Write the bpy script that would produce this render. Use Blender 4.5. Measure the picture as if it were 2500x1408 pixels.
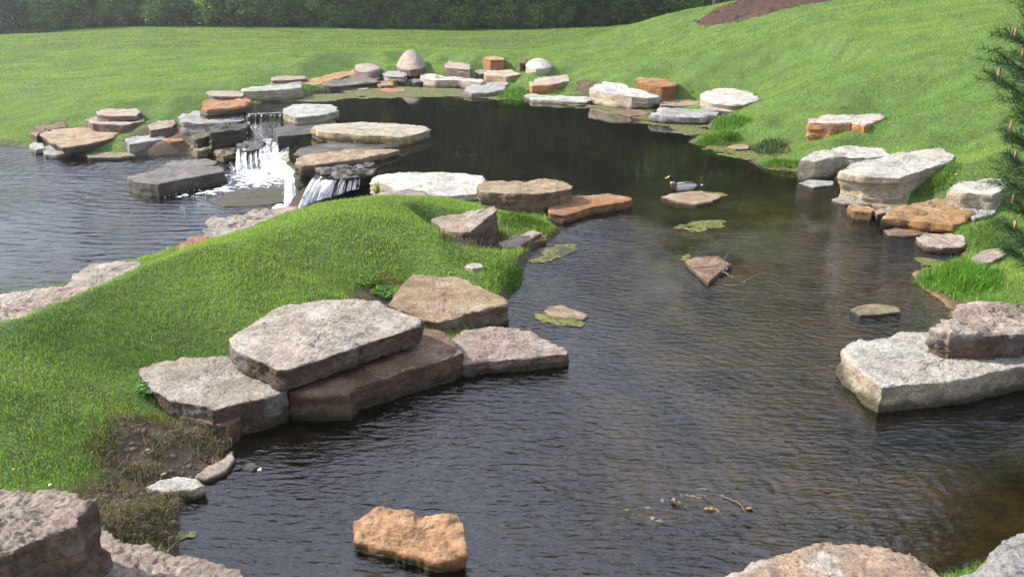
import bpy, bmesh, math, random
import numpy as np
from mathutils import Vector, Matrix

random.seed(7)
rng = np.random.default_rng(11)
scene = bpy.context.scene
for o in list(bpy.data.objects):
    bpy.data.objects.remove(o, do_unlink=True)
COL = scene.collection

# ------------------------------------------------------------------ camera
CAM_H = 3.0
FPX = 2080.0                       # focal length in pixels of the 2500 px wide photograph
PITCH = math.radians(18.25)
cam_d = bpy.data.cameras.new('camera')
cam_d.sensor_width = 36.0
cam_d.lens = FPX / 2500.0 * 36.0
cam_d.clip_start = 0.05
cam_d.clip_end = 2000.0
cam = bpy.data.objects.new('camera', cam_d)
COL.objects.link(cam)
cam.location = (0, 0, CAM_H)
cam.rotation_euler = (math.pi / 2 - PITCH, 0, 0)
scene.camera = cam

# ------------------------------------------------------------------ sky, sun, exposure
SUN_EL = math.radians(37)
SUN_AZ = math.radians(-76)         # clockwise from +Y
sdir = Vector((math.sin(SUN_AZ) * math.cos(SUN_EL), math.cos(SUN_AZ) * math.cos(SUN_EL), math.sin(SUN_EL)))
world = bpy.data.worlds.new('World')
scene.world = world
world.use_nodes = True
wn = world.node_tree.nodes
wl = world.node_tree.links
wn.clear()
w_out = wn.new('ShaderNodeOutputWorld')
w_bg = wn.new('ShaderNodeBackground')
w_sky = wn.new('ShaderNodeTexSky')
w_sky.sky_type = 'NISHITA'
w_sky.sun_disc = False
w_sky.sun_elevation = SUN_EL
w_sky.sun_rotation = SUN_AZ % (2 * math.pi)
w_sky.air_density = 1.0
w_sky.dust_density = 1.0
w_sky.ozone_density = 1.0
w_bg.inputs['Strength'].default_value = 0.10
w_tc = wn.new('ShaderNodeTexCoord')
w_mp = wn.new('ShaderNodeMapping'); w_mp.inputs['Scale'].default_value = (1.0, 1.0, 2.6)
w_no = wn.new('ShaderNodeTexNoise'); w_no.inputs['Scale'].default_value = 2.3; w_no.inputs['Detail'].default_value = 6.0; w_no.inputs['Roughness'].default_value = 0.55
w_rp = wn.new('ShaderNodeMapRange'); w_rp.interpolation_type = 'SMOOTHSTEP'
w_rp.inputs[1].default_value = 0.42; w_rp.inputs[2].default_value = 0.62; w_rp.inputs[3].default_value = 0.25; w_rp.inputs[4].default_value = 0.95
w_mx = wn.new('ShaderNodeMix'); w_mx.data_type = 'RGBA'
w_mx.inputs[7].default_value = (11.0, 11.7, 14.0, 1)          # thin bright cloud
wl.new(w_tc.outputs['Generated'], w_mp.inputs[0]); wl.new(w_mp.outputs[0], w_no.inputs['Vector'])
wl.new(w_no.outputs['Fac'], w_rp.inputs[0]); wl.new(w_rp.outputs[0], w_mx.inputs[0])
wl.new(w_sky.outputs['Color'], w_mx.inputs[6])
wl.new(w_mx.outputs[2], w_bg.inputs['Color'])
wl.new(w_bg.outputs['Background'], w_out.inputs['Surface'])

sun_d = bpy.data.lights.new('sun', 'SUN')
sun_d.energy = 5.0
sun_d.angle = math.radians(0.6)
sun_d.color = (1.0, 0.93, 0.82)
sun = bpy.data.objects.new('sun', sun_d)
COL.objects.link(sun)
sun.rotation_euler = sdir.to_track_quat('Z', 'Y').to_euler()
sun.location = (-20, 10, 30)

vs = scene.view_settings
vs.view_transform = 'Standard'
vs.look = 'None'
vs.gamma = 1.0
vs.exposure = 0.75
vs.use_curve_mapping = False

# ------------------------------------------------------------------ projection helpers (pixel of the photo -> place)
CT, ST = math.cos(PITCH), math.sin(PITCH)
def ray(px, py):
    r = (px - 1250.0) / FPX
    u = (704.0 - py) / FPX
    return np.array([r, CT + u * ST, -ST + u * CT])
def onz(px, py, z):
    d = ray(px, py)
    t = (z - CAM_H) / d[2]
    return np.array([d[0] * t, d[1] * t, z])
def ond(px, py, dist):
    d = ray(px, py)
    t = dist / d[1]
    return np.array([d[0] * t, dist, CAM_H + d[2] * t])

# ------------------------------------------------------------------ numpy noise
_perm = np.random.default_rng(3).permutation(256).astype(np.int64)
_perm = np.concatenate([_perm, _perm, _perm])
_grad = np.random.default_rng(4).normal(size=(256, 3))
_grad /= np.linalg.norm(_grad, axis=1)[:, None]
def pnoise(P):
    P = np.asarray(P, float)
    I = np.floor(P).astype(np.int64)
    f = P - I
    I &= 255
    u = f * f * f * (f * (f * 6 - 15) + 10)
    out = 0
    for dx in (0, 1):
        wx = u[:, 0] if dx else 1 - u[:, 0]
        for dy in (0, 1):
            wy = u[:, 1] if dy else 1 - u[:, 1]
            for dz in (0, 1):
                wz = u[:, 2] if dz else 1 - u[:, 2]
                h = _perm[_perm[_perm[(I[:, 0] + dx) & 255] + ((I[:, 1] + dy) & 255)] + ((I[:, 2] + dz) & 255)]
                g = _grad[h]
                out = out + wx * wy * wz * (g[:, 0] * (f[:, 0] - dx) + g[:, 1] * (f[:, 1] - dy) + g[:, 2] * (f[:, 2] - dz))
    return out * 1.5
def fbm(P, octv=4, gain=0.5):
    s, a = 0, 1.0
    P = np.asarray(P, float).copy()
    for k in range(octv):
        s = s + a * pnoise(P)
        P = P * 2.03 + 17.3
        a *= gain
    return s
def sstep(a, b, x):
    t = np.clip((x - a) / (b - a), 0, 1)
    return t * t * (3 - 2 * t)

# ------------------------------------------------------------------ mesh helpers
def np_mesh(name, V, faces, colors=None, smooth=True, sharp=None, attrs=None):
    """faces: list of int arrays (n,k)"""
    me = bpy.data.meshes.new(name)
    V = np.asarray(V, np.float32)
    me.vertices.add(len(V))
    me.vertices.foreach_set('co', V.ravel())
    loops = np.concatenate([f.ravel() for f in faces]).astype(np.int32)
    sizes = np.concatenate([np.full(len(f), f.shape[1], np.int32) for f in faces])
    starts = np.concatenate([[0], np.cumsum(sizes)[:-1]]).astype(np.int32)
    me.loops.add(len(loops))
    me.loops.foreach_set('vertex_index', loops)
    me.polygons.add(len(sizes))
    me.polygons.foreach_set('loop_start', starts)
    me.update(calc_edges=True)
    me.validate()
    if colors is not None:
        ca = me.color_attributes.new('albedo', 'FLOAT_COLOR', 'POINT')
        c4 = np.ones((len(V), 4), np.float32)
        c4[:, :3] = colors
        ca.data.foreach_set('color', c4.ravel())
    if smooth:
        me.polygons.foreach_set('use_smooth', np.ones(len(me.polygons), bool))
        if sharp is not None:
            me.set_sharp_from_angle(angle=math.radians(sharp))
    me.update()
    return me
def add_obj(name, me, mat=None, parent=None, loc=None):
    o = bpy.data.objects.new(name, me)
    COL.objects.link(o)
    if mat is not None and me is not None and len(me.materials) == 0:
        me.materials.append(mat)
    if parent is not None:
        o.parent = parent
    if loc is not None:
        o.location = loc
    return o
def tag(o, label=None, cat=None, group=None, kind=None):
    if label: o['label'] = label
    if cat: o['category'] = cat
    if group: o['group'] = group
    if kind: o['kind'] = kind
    return o
def vnormals(V, tris):
    n = np.zeros_like(V)
    a, b, c = V[tris[:, 0]], V[tris[:, 1]], V[tris[:, 2]]
    fn = np.cross(b - a, c - a)
    for k in range(3):
        np.add.at(n, tris[:, k], fn)
    return n / np.maximum(np.linalg.norm(n, axis=1), 1e-12)[:, None]
def grid_faces(nu, nv, wrap=False, base=0):
    """rows nu, columns nv; returns quads"""
    i = np.arange(nu - 1)[:, None]
    j = np.arange(nv if wrap else nv - 1)[None, :]
    a = i * nv + j
    b = i * nv + (j + 1) % nv
    c = (i + 1) * nv + (j + 1) % nv
    d = (i + 1) * nv + j
    return (np.stack([a, b, c, d], -1).reshape(-1, 4) + base)
def tube(path, radii, n=8, cap=True):
    path = np.asarray(path, float)
    radii = np.asarray(radii, float)
    T = np.gradient(path, axis=0)
    T /= np.maximum(np.linalg.norm(T, axis=1), 1e-9)[:, None]
    up = np.array([0.31, 0.17, 0.93])
    A = np.cross(T, up); A /= np.maximum(np.linalg.norm(A, axis=1), 1e-9)[:, None]
    B = np.cross(T, A)
    th = np.linspace(0, 2 * np.pi, n, endpoint=False)
    V = path[:, None] + radii[:, None, None] * (np.cos(th)[None, :, None] * A[:, None] + np.sin(th)[None, :, None] * B[:, None])
    V = V.reshape(-1, 3)
    F = grid_faces(len(path), n, wrap=True)
    return V, F
def merge(parts):
    Vs, Fs, off = [], {}, 0
    for V, F in parts:
        Vs.append(V)
        for f in (F if isinstance(F, list) else [F]):
            Fs.setdefault(f.shape[1], []).append(f + off)
        off += len(V)
    return np.concatenate(Vs), [np.concatenate(v) for v in Fs.values()]

# ------------------------------------------------------------------ node material helpers
def new_mat(name):
    m = bpy.data.materials.new(name)
    m.use_nodes = True
    nt = m.node_tree
    nt.nodes.clear()
    return m, nt, nt.nodes, nt.links
def N(nt, t, **kw):
    n = nt.nodes.new(t)
    for k, v in kw.items():
        if k in n.inputs:
            n.inputs[k].default_value = v
        else:
            setattr(n, k, v)
    return n
def mixcol(nt, blend, fac, a, b):
    n = nt.nodes.new('ShaderNodeMix')
    n.data_type = 'RGBA'
    n.blend_type = blend
    for sock, v in ((n.inputs[0], fac), (n.inputs[6], a), (n.inputs[7], b)):
        if isinstance(v, bpy.types.NodeSocket):
            nt.links.new(v, sock)
        elif isinstance(v, (int, float)):
            sock.default_value = v
        else:
            sock.default_value = (*v, 1.0) if len(v) == 3 else v
    return n.outputs[2]
def math_n(nt, op, a, b=None, clamp=False):
    n = nt.nodes.new('ShaderNodeMath')
    n.operation = op
    n.use_clamp = clamp
    for i, v in enumerate((a, b)):
        if v is None: continue
        if isinstance(v, bpy.types.NodeSocket): nt.links.new(v, n.inputs[i])
        else: n.inputs[i].default_value = v
    return n.outputs[0]
def ramp(nt, fac, stops):
    n = nt.nodes.new('ShaderNodeValToRGB')
    el = n.color_ramp.elements
    while len(el) > 1: el.remove(el[-1])
    el[0].position = stops[0][0]; el[0].color = (*stops[0][1], 1)
    for p, c in stops[1:]:
        e = el.new(p); e.color = (*c, 1)
    nt.links.new(fac, n.inputs[0])
    return n.outputs[0]

def mat_attr_rock():
    m, nt, nd, lk = new_mat('weathered_stone')
    out = N(nt, 'ShaderNodeOutputMaterial'); bs = N(nt, 'ShaderNodeBsdfPrincipled')
    at = N(nt, 'ShaderNodeAttribute', attribute_name='albedo')
    geo = N(nt, 'ShaderNodeNewGeometry')
    n1 = N(nt, 'ShaderNodeTexNoise', Scale=34.0, Detail=7.0, Roughness=0.72)
    n2 = N(nt, 'ShaderNodeTexNoise', Scale=9.0, Detail=5.0, Roughness=0.65)
    vor = N(nt, 'ShaderNodeTexVoronoi', Scale=70.0)
    oi = N(nt, 'ShaderNodeObjectInfo')
    vm = N(nt, 'ShaderNodeVectorMath', operation='SCALE'); lk.new(geo.outputs['Position'], vm.inputs[0])
    lk.new(math_n(nt, 'ADD', math_n(nt, 'MULTIPLY', oi.outputs['Random'], 1.0), 0.55), vm.inputs['Scale'])
    for t in (n1, n2, vor): lk.new(vm.outputs[0], t.inputs['Vector'])
    r1 = ramp(nt, n1.outputs['Fac'], [(0.34, (0.42, 0.40, 0.39)), (0.46, (0.92, 0.92, 0.92)), (0.68, (1.34, 1.32, 1.29))])
    r2 = ramp(nt, n2.outputs['Fac'], [(0.30, (0.72, 0.70, 0.70)), (0.5, (1.0, 1.0, 1.0)), (0.7, (1.2, 1.19, 1.17))])
    c = mixcol(nt, 'MULTIPLY', 1.0, at.outputs['Color'], r1)
    c = mixcol(nt, 'MULTIPLY', 1.0, c, r2)
    sp = ramp(nt, vor.outputs['Distance'], [(0.10, (0.55, 0.54, 0.53)), (0.24, (1, 1, 1))])
    c = mixcol(nt, 'MULTIPLY', 0.55, c, sp)
    mpb = N(nt, 'ShaderNodeMapping'); mpb.inputs['Scale'].default_value = (1.6, 1.6, 26.0); mpb.inputs['Rotation'].default_value = (0.06, -0.05, 0)
    lk.new(geo.outputs['Position'], mpb.inputs[0])
    nb = N(nt, 'ShaderNodeTexNoise', Scale=1.0, Detail=5.0, Roughness=0.6); lk.new(mpb.outputs[0], nb.inputs['Vector'])
    rb = ramp(nt, nb.outputs['Fac'], [(0.34, (0.5, 0.48, 0.46)), (0.43, (0.95, 0.95, 0.95)), (0.6, (1.0, 1.0, 1.0)), (0.72, (1.18, 1.16, 1.13))])
    c = mixcol(nt, 'MULTIPLY', 0.7, c, rb)
    ncr = N(nt, 'ShaderNodeTexNoise', Scale=2.6, Detail=4.0, Roughness=0.55, Distortion=0.4); lk.new(geo.outputs['Position'], ncr.inputs['Vector'])
    cr = math_n(nt, 'ABSOLUTE', math_n(nt, 'SUBTRACT', ncr.outputs['Fac'], 0.5))
    crk = ramp(nt, cr, [(0.0, (0.45, 0.43, 0.41)), (0.007, (1, 1, 1))])
    c = mixcol(nt, 'MULTIPLY', 0.5, c, crk)
    lk.new(c, bs.inputs['Base Color'])
    at2 = N(nt, 'ShaderNodeAttribute', attribute_name='wet')
    rr = N(nt, 'ShaderNodeMapRange'); lk.new(at2.outputs['Fac'], rr.inputs[0])
    rr.inputs[3].default_value = 0.88; rr.inputs[4].default_value = 0.22
    lk.new(rr.outputs[0], bs.inputs['Roughness'])
    bs.inputs['Specular IOR Level'].default_value = 0.35
    h = math_n(nt, 'ADD', math_n(nt, 'MULTIPLY', n1.outputs['Fac'], 1.5), math_n(nt, 'MULTIPLY', n2.outputs['Fac'], 0.7))
    h = math_n(nt, 'ADD', h, math_n(nt, 'MULTIPLY', nb.outputs['Fac'], 0.8))
    h = math_n(nt, 'ADD', h, math_n(nt, 'MULTIPLY', math_n(nt, 'MINIMUM', cr, 0.008), 14.0))
    bp = N(nt, 'ShaderNodeBump', Strength=0.9, Distance=0.035)
    lk.new(h, bp.inputs['Height']); lk.new(bp.outputs[0], bs.inputs['Normal'])
    lk.new(bs.outputs[0], out.inputs[0])
    return m
def mat_simple(name, col, rough=0.7, noise=0.0, nscale=20, metallic=0, spec=0.4, bump=0.0):
    m, nt, nd, lk = new_mat(name)
    out = N(nt, 'ShaderNodeOutputMaterial'); bs = N(nt, 'ShaderNodeBsdfPrincipled')
    bs.inputs['Roughness'].default_value = rough
    bs.inputs['Specular IOR Level'].default_value = spec
    geo = N(nt, 'ShaderNodeTexCoord')
    n1 = N(nt, 'ShaderNodeTexNoise', Scale=float(nscale), Detail=4.0)
    lk.new(geo.outputs['Object'], n1.inputs['Vector'])
    c = ramp(nt, n1.outputs['Fac'], [(0.3, tuple(v * (1 - noise) for v in col)), (0.7, tuple(min(1, v * (1 + noise)) for v in col))])
    lk.new(c, bs.inputs['Base Color'])
    if bump:
        bp = N(nt, 'ShaderNodeBump', Strength=bump, Distance=0.02)
        lk.new(n1.outputs['Fac'], bp.inputs['Height']); lk.new(bp.outputs[0], bs.inputs['Normal'])
    lk.new(bs.outputs[0], out.inputs[0])
    return m
def mat_leaf(name, tint=(1, 1, 1), transl=0.35, rough=0.55, spec=0.3):
    """foliage: colour from the 'albedo' attribute, some light passes through"""
    m, nt, nd, lk = new_mat(name)
    out = N(nt, 'ShaderNodeOutputMaterial'); bs = N(nt, 'ShaderNodeBsdfPrincipled')
    at = N(nt, 'ShaderNodeAttribute', attribute_name='albedo')
    c = mixcol(nt, 'MULTIPLY', 1.0, at.outputs['Color'], tint)
    bs.inputs['Roughness'].default_value = rough
    bs.inputs['Specular IOR Level'].default_value = spec
    lk.new(c, bs.inputs['Base Color'])
    tr = N(nt, 'ShaderNodeBsdfTranslucent')
    c2 = mixcol(nt, 'MULTIPLY', 1.0, c, (1.15, 1.25, 0.6))
    lk.new(c2, tr.inputs['Color'])
    mx = N(nt, 'ShaderNodeMixShader'); mx.inputs[0].default_value = transl
    lk.new(bs.outputs[0], mx.inputs[1]); lk.new(tr.outputs[0], mx.inputs[2])
    lk.new(mx.outputs[0], out.inputs[0])
    return m

ROCK = mat_attr_rock()
GRASS = mat_leaf('grass_blade', transl=0.35, rough=0.5, spec=0.35)
LEAF = mat_leaf('tree_leaf', transl=0.3, rough=0.6)
BARK = mat_simple('bark', (0.06, 0.045, 0.035), 0.9, 0.5, 12, bump=0.8)

# ------------------------------------------------------------------ terrain
ZL = -0.85                                    # level of the lower pond
def poly_from(pts, z):
    return np.array([onz(p[0], p[1], z)[:2] for p in pts])
UP = [(596, 262), (640, 250), (735, 238), (800, 222), (900, 214), (1000, 208), (1100, 207), (1180, 215), (1235, 232), (1290, 238),
      (1400, 240), (1480, 250), (1600, 252), (1650, 285), (1725, 300), (1735, 322), (1685, 345), (1730, 357), (1800, 360),
      (1870, 376), (1905, 378), (1830, 395), (1880, 413), (1960, 420), (2030, 430), (2075, 470), (2120, 500), (2190, 525), (2260, 560),
      (2330, 590), (2360, 640), (2240, 662), (2235, 690), (2320, 745), (2420, 800), (2560, 900), (2800, 1050), (2900, 1250), (2560, 1330),
      (2400, 1400), (2000, 1500), (1300, 1600), (700, 1560), (470, 1440), (415, 1335), (425, 1250), (470, 1190), (545, 1150), (562, 1090),
      (600, 1050), (760, 1000), (1050, 900), (1130, 870), (1180, 800), (1225, 745), (1262, 690), (1275, 640), (1310, 605), (1368, 568),
      (1330, 525), (1240, 490), (1180, 450), (1080, 432), (900, 432), (850, 440), (790, 436), (735, 425), (705, 400), (690, 385), (735, 350),
      (740, 320), (690, 300), (610, 285)]
LO = [(-900, 330), (-300, 350), (0, 352), (70, 362), (200, 382), (330, 382), (450, 375), (530, 380), (560, 368), (600, 352), (700, 352), (722, 380), (718, 440),
      (760, 466), (830, 466), (868, 478), (800, 500), (735, 512), (690, 522), (500, 585), (440, 612), (320, 655), (160, 712), (0, 745), (-300, 830), (-900, 900)]
UPW = poly_from(UP, 0.0)
LOW = poly_from(LO, ZL)

def inside(P, poly):
    x, y = P[:, 0], P[:, 1]
    r = np.zeros(len(P), bool)
    n = len(poly)
    for i in range(n):
        x1, y1 = poly[i]; x2, y2 = poly[(i + 1) % n]
        if y1 == y2: continue
        c = ((y1 > y) != (y2 > y)) & (x < (x2 - x1) * (y - y1) / (y2 - y1) + x1)
        r ^= c
    return r
def sdf(P, poly):
    d = np.full(len(P), 1e9)
    n = len(poly)
    for i in range(n):
        a = poly[i]; b = poly[(i + 1) % n]
        ab = b - a
        t = np.clip(((P - a) @ ab) / max(ab @ ab, 1e-9), 0, 1)
        q = P - a - t[:, None] * ab
        d = np.minimum(d, np.sqrt((q * q).sum(1)))
    s = inside(P, poly)
    return np.where(s, -d, d)

CP = []
def cz(px, py, z): CP.append(onz(px, py, z))
def cd(px, py, d): CP.append(ond(px, py, d))
def cw(x, y, z): CP.append(np.array([x, y, z], float))
# far lawn, left to right
for a in [(-500, 74, 78), (0, 86, 74), (300, 66, 76), (700, 70, 74), (1100, 78, 70), (1300, 80, 66), (-500, 120, 52), (0, 120, 52), (0, 200, 36), (-400, 210, 36),
          (300, 250, 28.5), (300, 150, 43), (300, 100, 57), (600, 197, 31), (600, 120, 48), (900, 150, 38), (900, 100, 58), (1100, 140, 38), (1100, 100, 58),
          (1330, 165, 36), (1300, 120, 50), (1440, 100, 55), (450, 235, 28),
          # right hill
          (1500, 170, 33), (1500, 120, 42), (1440, 79, 62), (1600, 46, 50), (1780, 8, 45), (1850, 50, 36), (2000, 5, 38), (2000, 100, 28), (2000, 200, 22.5),
          (1900, 290, 20), (2100, 265, 19.5), (2060, 338, 17.3), (2200, 340, 16.6), (2250, 200, 20), (2400, 300, 16), (2400, 150, 20.5), (2400, 50, 26),
          (2380, 440, 13.2), (2450, 520, 11.3), (2700, 300, 14), (2700, 100, 20), (1700, 200, 28), (1650, 130, 36), (2200, 60, 28)]:
    cd(*a)
for a in [(0, 310, -0.7), (-400, 320, -0.6), (150, 318, -0.55), (280, 318, -0.45), (400, 310, -0.35), (480, 280, -0.05), (600, 228, 0.1), (740, 200, 0.2), (900, 188, 0.3),
          (1010, 178, 0.42), (1100, 182, 0.3), (1200, 172, 0.4), (1290, 180, 0.35), (1260, 205, 0.15), (1310, 228, 0.06), (1420, 210, 0.25), (1600, 240, 0.2), (1660, 235, 0.3), (1780, 255, 0.35),
          (1760, 310, 0.12), (1800, 345, 0.12), (1900, 360, 0.12), (1930, 405, 0.08), (2080, 420, 0.2), (2250, 430, 0.3), (2330, 420, 0.45), (2290, 480, 0.2), (2390, 590, 0.15),
          (2300, 700, 0.05), (2420, 690, 0.15), (2480, 730, 0.2), (2650, 700, 0.35), (2650, 900, 0.15), (2750, 1000, 0.15), (2520, 880, -0.1),
          # mound between the ponds
          (1160, 503, .26),
          (1300, 548, .13), (1350, 566, .05), (1200, 650, .18), (1000, 620, .45), (700, 640, .68), (400, 780, .68), (500, 840, .5), (600, 760, .52), (800, 715, .45), (950, 655, .36),
          (200, 900, .62), (330, 890, .48), (300, 960, .45), (100, 1000, .6), (0, 1150, .5), (200, 1170, .4), (300, 1250, .22), (350, 1300, .1), (410, 1325, .02), (440, 1100, .12), (380, 1040, .28),
          (0, 1300, .35), (150, 1400, .3), (-300, 1000, .7), (-300, 1300, .5), (540, 1120, .03), (-600, 1100, .6),
          # near bank below the frame, under the big stones
          (200, 1500, .3), (700, 1800, .2), (2000, 1650, .25), (2600, 1500, .3),
          # back of the mound towards the lower pond
          (0, 735, -.7), (160, 702, -.7), (320, 650, -.7), (440, 608, -.7), (560, 560, -.68), (690, 520, -.6), (1120, 494, .05), (1180, 508, .05)]:
    cz(*a)
for a in [(-9, 8, .0), (-120, 60, 1.0), (-120, 160, 2.0), (0, 160, 2.0), (0, 95, 1.2), (-30, 95, 1.3), (120, 160, 3.0), (120, 50, 5.0), (14, 72, 1.9), (9, 80, 1.2), (24, 62, 3.6), (30, 45, 4.6),
          (40, 20, 4.0), (20, 8, 1.4), (12, 3, .6), (14, 12, 1.6), (20, 20, 3.0), (-20, 4, .4), (0, -10, .6), (-40, -20, .6), (40, -20, 1.0), (-60, 25, -0.2), (0, 1.0, .3), (3, 2, .35), (-3, 1, .5)]:
    cw(*a)
for (px, py, z) in ((-300, 872, .85), (0, 788, .82), (180, 722, .8), (330, 660, .78), (440, 615, .75), (560, 574, .7), (700, 523, .6), (840, 492, .48), (950, 482, .38), (1060, 482, .3)):
    CP.append(onz(px, py, z))                              # crest of the mound, then its hidden far side
    d_ = onz(px, py, z)[1]
    cd(px, py + 14, d_ * 1.10); cd(px, py + 34, d_ * 1.24)
CP = np.array(CP)
def _phi(r2): return np.sqrt(r2 + 0.5)
_D = ((CP[:, None, :2] - CP[None, :, :2]) ** 2).sum(-1)
_nc = len(CP)
_A = np.zeros((_nc + 3, _nc + 3))
_A[:_nc, :_nc] = _phi(_D) - np.eye(_nc) * 0.02
_A[:_nc, _nc:] = np.c_[np.ones(_nc), CP[:, :2]]
_A[_nc:, :_nc] = _A[:_nc, _nc:].T
_W = np.linalg.solve(_A, np.r_[CP[:, 2], 0, 0, 0])
def rbf(P):
    out = np.empty(len(P))
    for s in range(0, len(P), 40000):
        Q = P[s:s + 40000]
        d = ((Q[:, None, :] - CP[None, :, :2]) ** 2).sum(-1)
        out[s:s + 40000] = _phi(d) @ _W[:_nc] + _W[_nc] + Q @ _W[_nc + 1:]
    return out
# the lawn beside the lower pond lies below the upper pond: do not lift it to the upper level there
def terrain(P):
    P = np.asarray(P, float)
    z = rbf(P)
    r = np.hypot(P[:, 0], P[:, 1] - 30)
    z = z + (2.0 - z) * sstep(130, 220, r)
    u = sdf(P, UPW); l = sdf(P, LOW)
    z = z + fbm(np.c_[P * 0.9, np.zeros(len(P))], 3) * 0.05 * sstep(6, 20, P[:, 1]) + fbm(np.c_[P * np.array([0.16, 0.38]), np.zeros(len(P)) + 4], 2) * 0.13 * sstep(26, 40, P[:, 1]) + fbm(np.c_[P * 3.1, np.ones(len(P))], 2) * 0.012
    low_side = sstep(-0.5, 0.6, u - l)         # 1 where the lower pond is nearer
    zmin = np.where(l < u, ZL + 0.03, 0.03)
    z = np.maximum(z, zmin)
    zu = np.where(u > 0, 0.02 + u * 0.9, np.maximum(-0.42, u * 0.55) + fbm(np.c_[P * 2.2, np.ones(len(P)) * 7], 3) * 0.05)
    zl = np.where(l > 0, ZL + 0.02 + l * 1.5, np.maximum(ZL - 0.5, ZL + l * 0.6))
    return np.minimum(np.minimum(z, zu), zl)

def axis_pts(lo, hi, f, lim):
    """points from 0 outward with spacing f(|v|)"""
    v = [lo]
    while v[-1] < hi: v.append(v[-1] + f(v[-1]))
    return np.array(v)
xs_r = axis_pts(0, 420, lambda v: 0.085 + max(0, v - 5) * 0.035, 0)
XS = np.concatenate([-xs_r[:0:-1], xs_r])
YS = np.concatenate([-axis_pts(0, 60, lambda v: 0.3 + v * 0.3, 0)[:0:-1] + 2.0, axis_pts(2.0, 480, lambda v: 0.08 + max(0, v - 8) * 0.008 + max(0, v - 40) * 0.05, 0)])
GX, GY = np.meshgrid(XS, YS)
GP = np.c_[GX.ravel(), GY.ravel()]
GZ = terrain(GP).reshape(GX.shape)
GU = sdf(GP, UPW).reshape(GX.shape); GL = sdf(GP, LOW).reshape(GX.shape)
def glook(A, x, y):
    i = np.clip(np.searchsorted(XS, x) - 1, 0, len(XS) - 2)
    j = np.clip(np.searchsorted(YS, y) - 1, 0, len(YS) - 2)
    tx = np.clip((x - XS[i]) / (XS[i + 1] - XS[i]), 0, 1); ty = np.clip((y - YS[j]) / (YS[j + 1] - YS[j]), 0, 1)
    return (A[j, i] * (1 - tx) * (1 - ty) + A[j, i + 1] * tx * (1 - ty) + A[j + 1, i] * (1 - tx) * ty + A[j + 1, i + 1] * tx * ty)
def hz(x, y):
    return glook(GZ, np.asarray(x, float), np.asarray(y, float))
def ghit(px, py, water=True):
    """where the line of sight of a pixel meets the ground or the water"""
    d = ray(px, py)
    t = np.concatenate([np.linspace(2.5, 16, 700), np.linspace(16, 110, 1200)])
    P = d[None, :] * t[:, None]; P[:, 2] += CAM_H
    h = hz(P[:, 0], P[:, 1])
    if water:
        Q = P[:, :2]
        h = np.where(inside(Q, UPW), np.maximum(h, 0.0), h)
        h = np.where(inside(Q, LOW), np.maximum(h, ZL), h)
    k = np.argmax(P[:, 2] < h)
    if k == 0: k = len(t) - 1
    return np.array([P[k, 0], P[k, 1], h[k]])
def gpoly(pts):
    return np.array([ghit(*p)[:2] for p in pts])

# soil patches where no lawn grows
SOIL = [gpoly(p) for p in (
    [(215, 1000), (330, 960), (420, 975), (520, 1010), (575, 1085), (560, 1150), (480, 1200), (425, 1260), (420, 1345), (240, 1345), (235, 1225), (150, 1200), (60, 1190), (180, 1130), (250, 1060)],
    [(400, 872), (480, 832), (560, 818), (600, 860), (500, 880)],
    [(835, 735), (880, 672), (960, 655), (1020, 660), (990, 740), (900, 745)],
    [(1395, 225), (1420, 195), (1450, 205), (1445, 240)],
    [(1600, 240), (1640, 225), (1665, 235), (1640, 262)],
    [(1080, 580), (1130, 560), (1220, 545), (1240, 580), (1200, 600), (1130, 600)],
    [(1830, 380), (1840, 345), (1880, 338), (1925, 350), (1920, 378)],
    [(290, 350), (360, 285), (440, 262), (500, 262), (500, 330), (480, 370), (440, 385), (320, 372)],
)]
DAM = np.array([onz(*p)[:2] for p in ((585, 268, 0), (700, 285, 0), (745, 330, 0), (700, 390, 0), (735, 425, 0), (790, 436, 0), (850, 440, 0), (905, 432, 0), (930, 450, .05), (930, 474, .1),
                (850, 488, .2), (760, 505, .1), (690, 522, -.3), (560, 470, -.8), (540, 400, -.8), (560, 330, -.5))])
_di = inside(GP, DAM).reshape(GX.shape)
GZ = np.where(_di & (GU > 0), np.minimum(GZ, np.maximum(-0.28 - 1.6 * GU, ZL - 0.3)), GZ)
MULCH_PX = [(1676, 66), (1700, 52), (1735, 30), (1790, 8), (2040, 2), (1960, 14), (1870, 38), (1800, 54), (1740, 64)]
MULCH = gpoly(MULCH_PX)
MULCH = np.array([*MULCH[:3], (MULCH[3][0] + 0.0, MULCH[3][1]), (MULCH[3][0] + 3.0, MULCH[3][1] + 6), (MULCH[4][0] + 5, MULCH[4][1] + 6), *MULCH[4:]])

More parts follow.
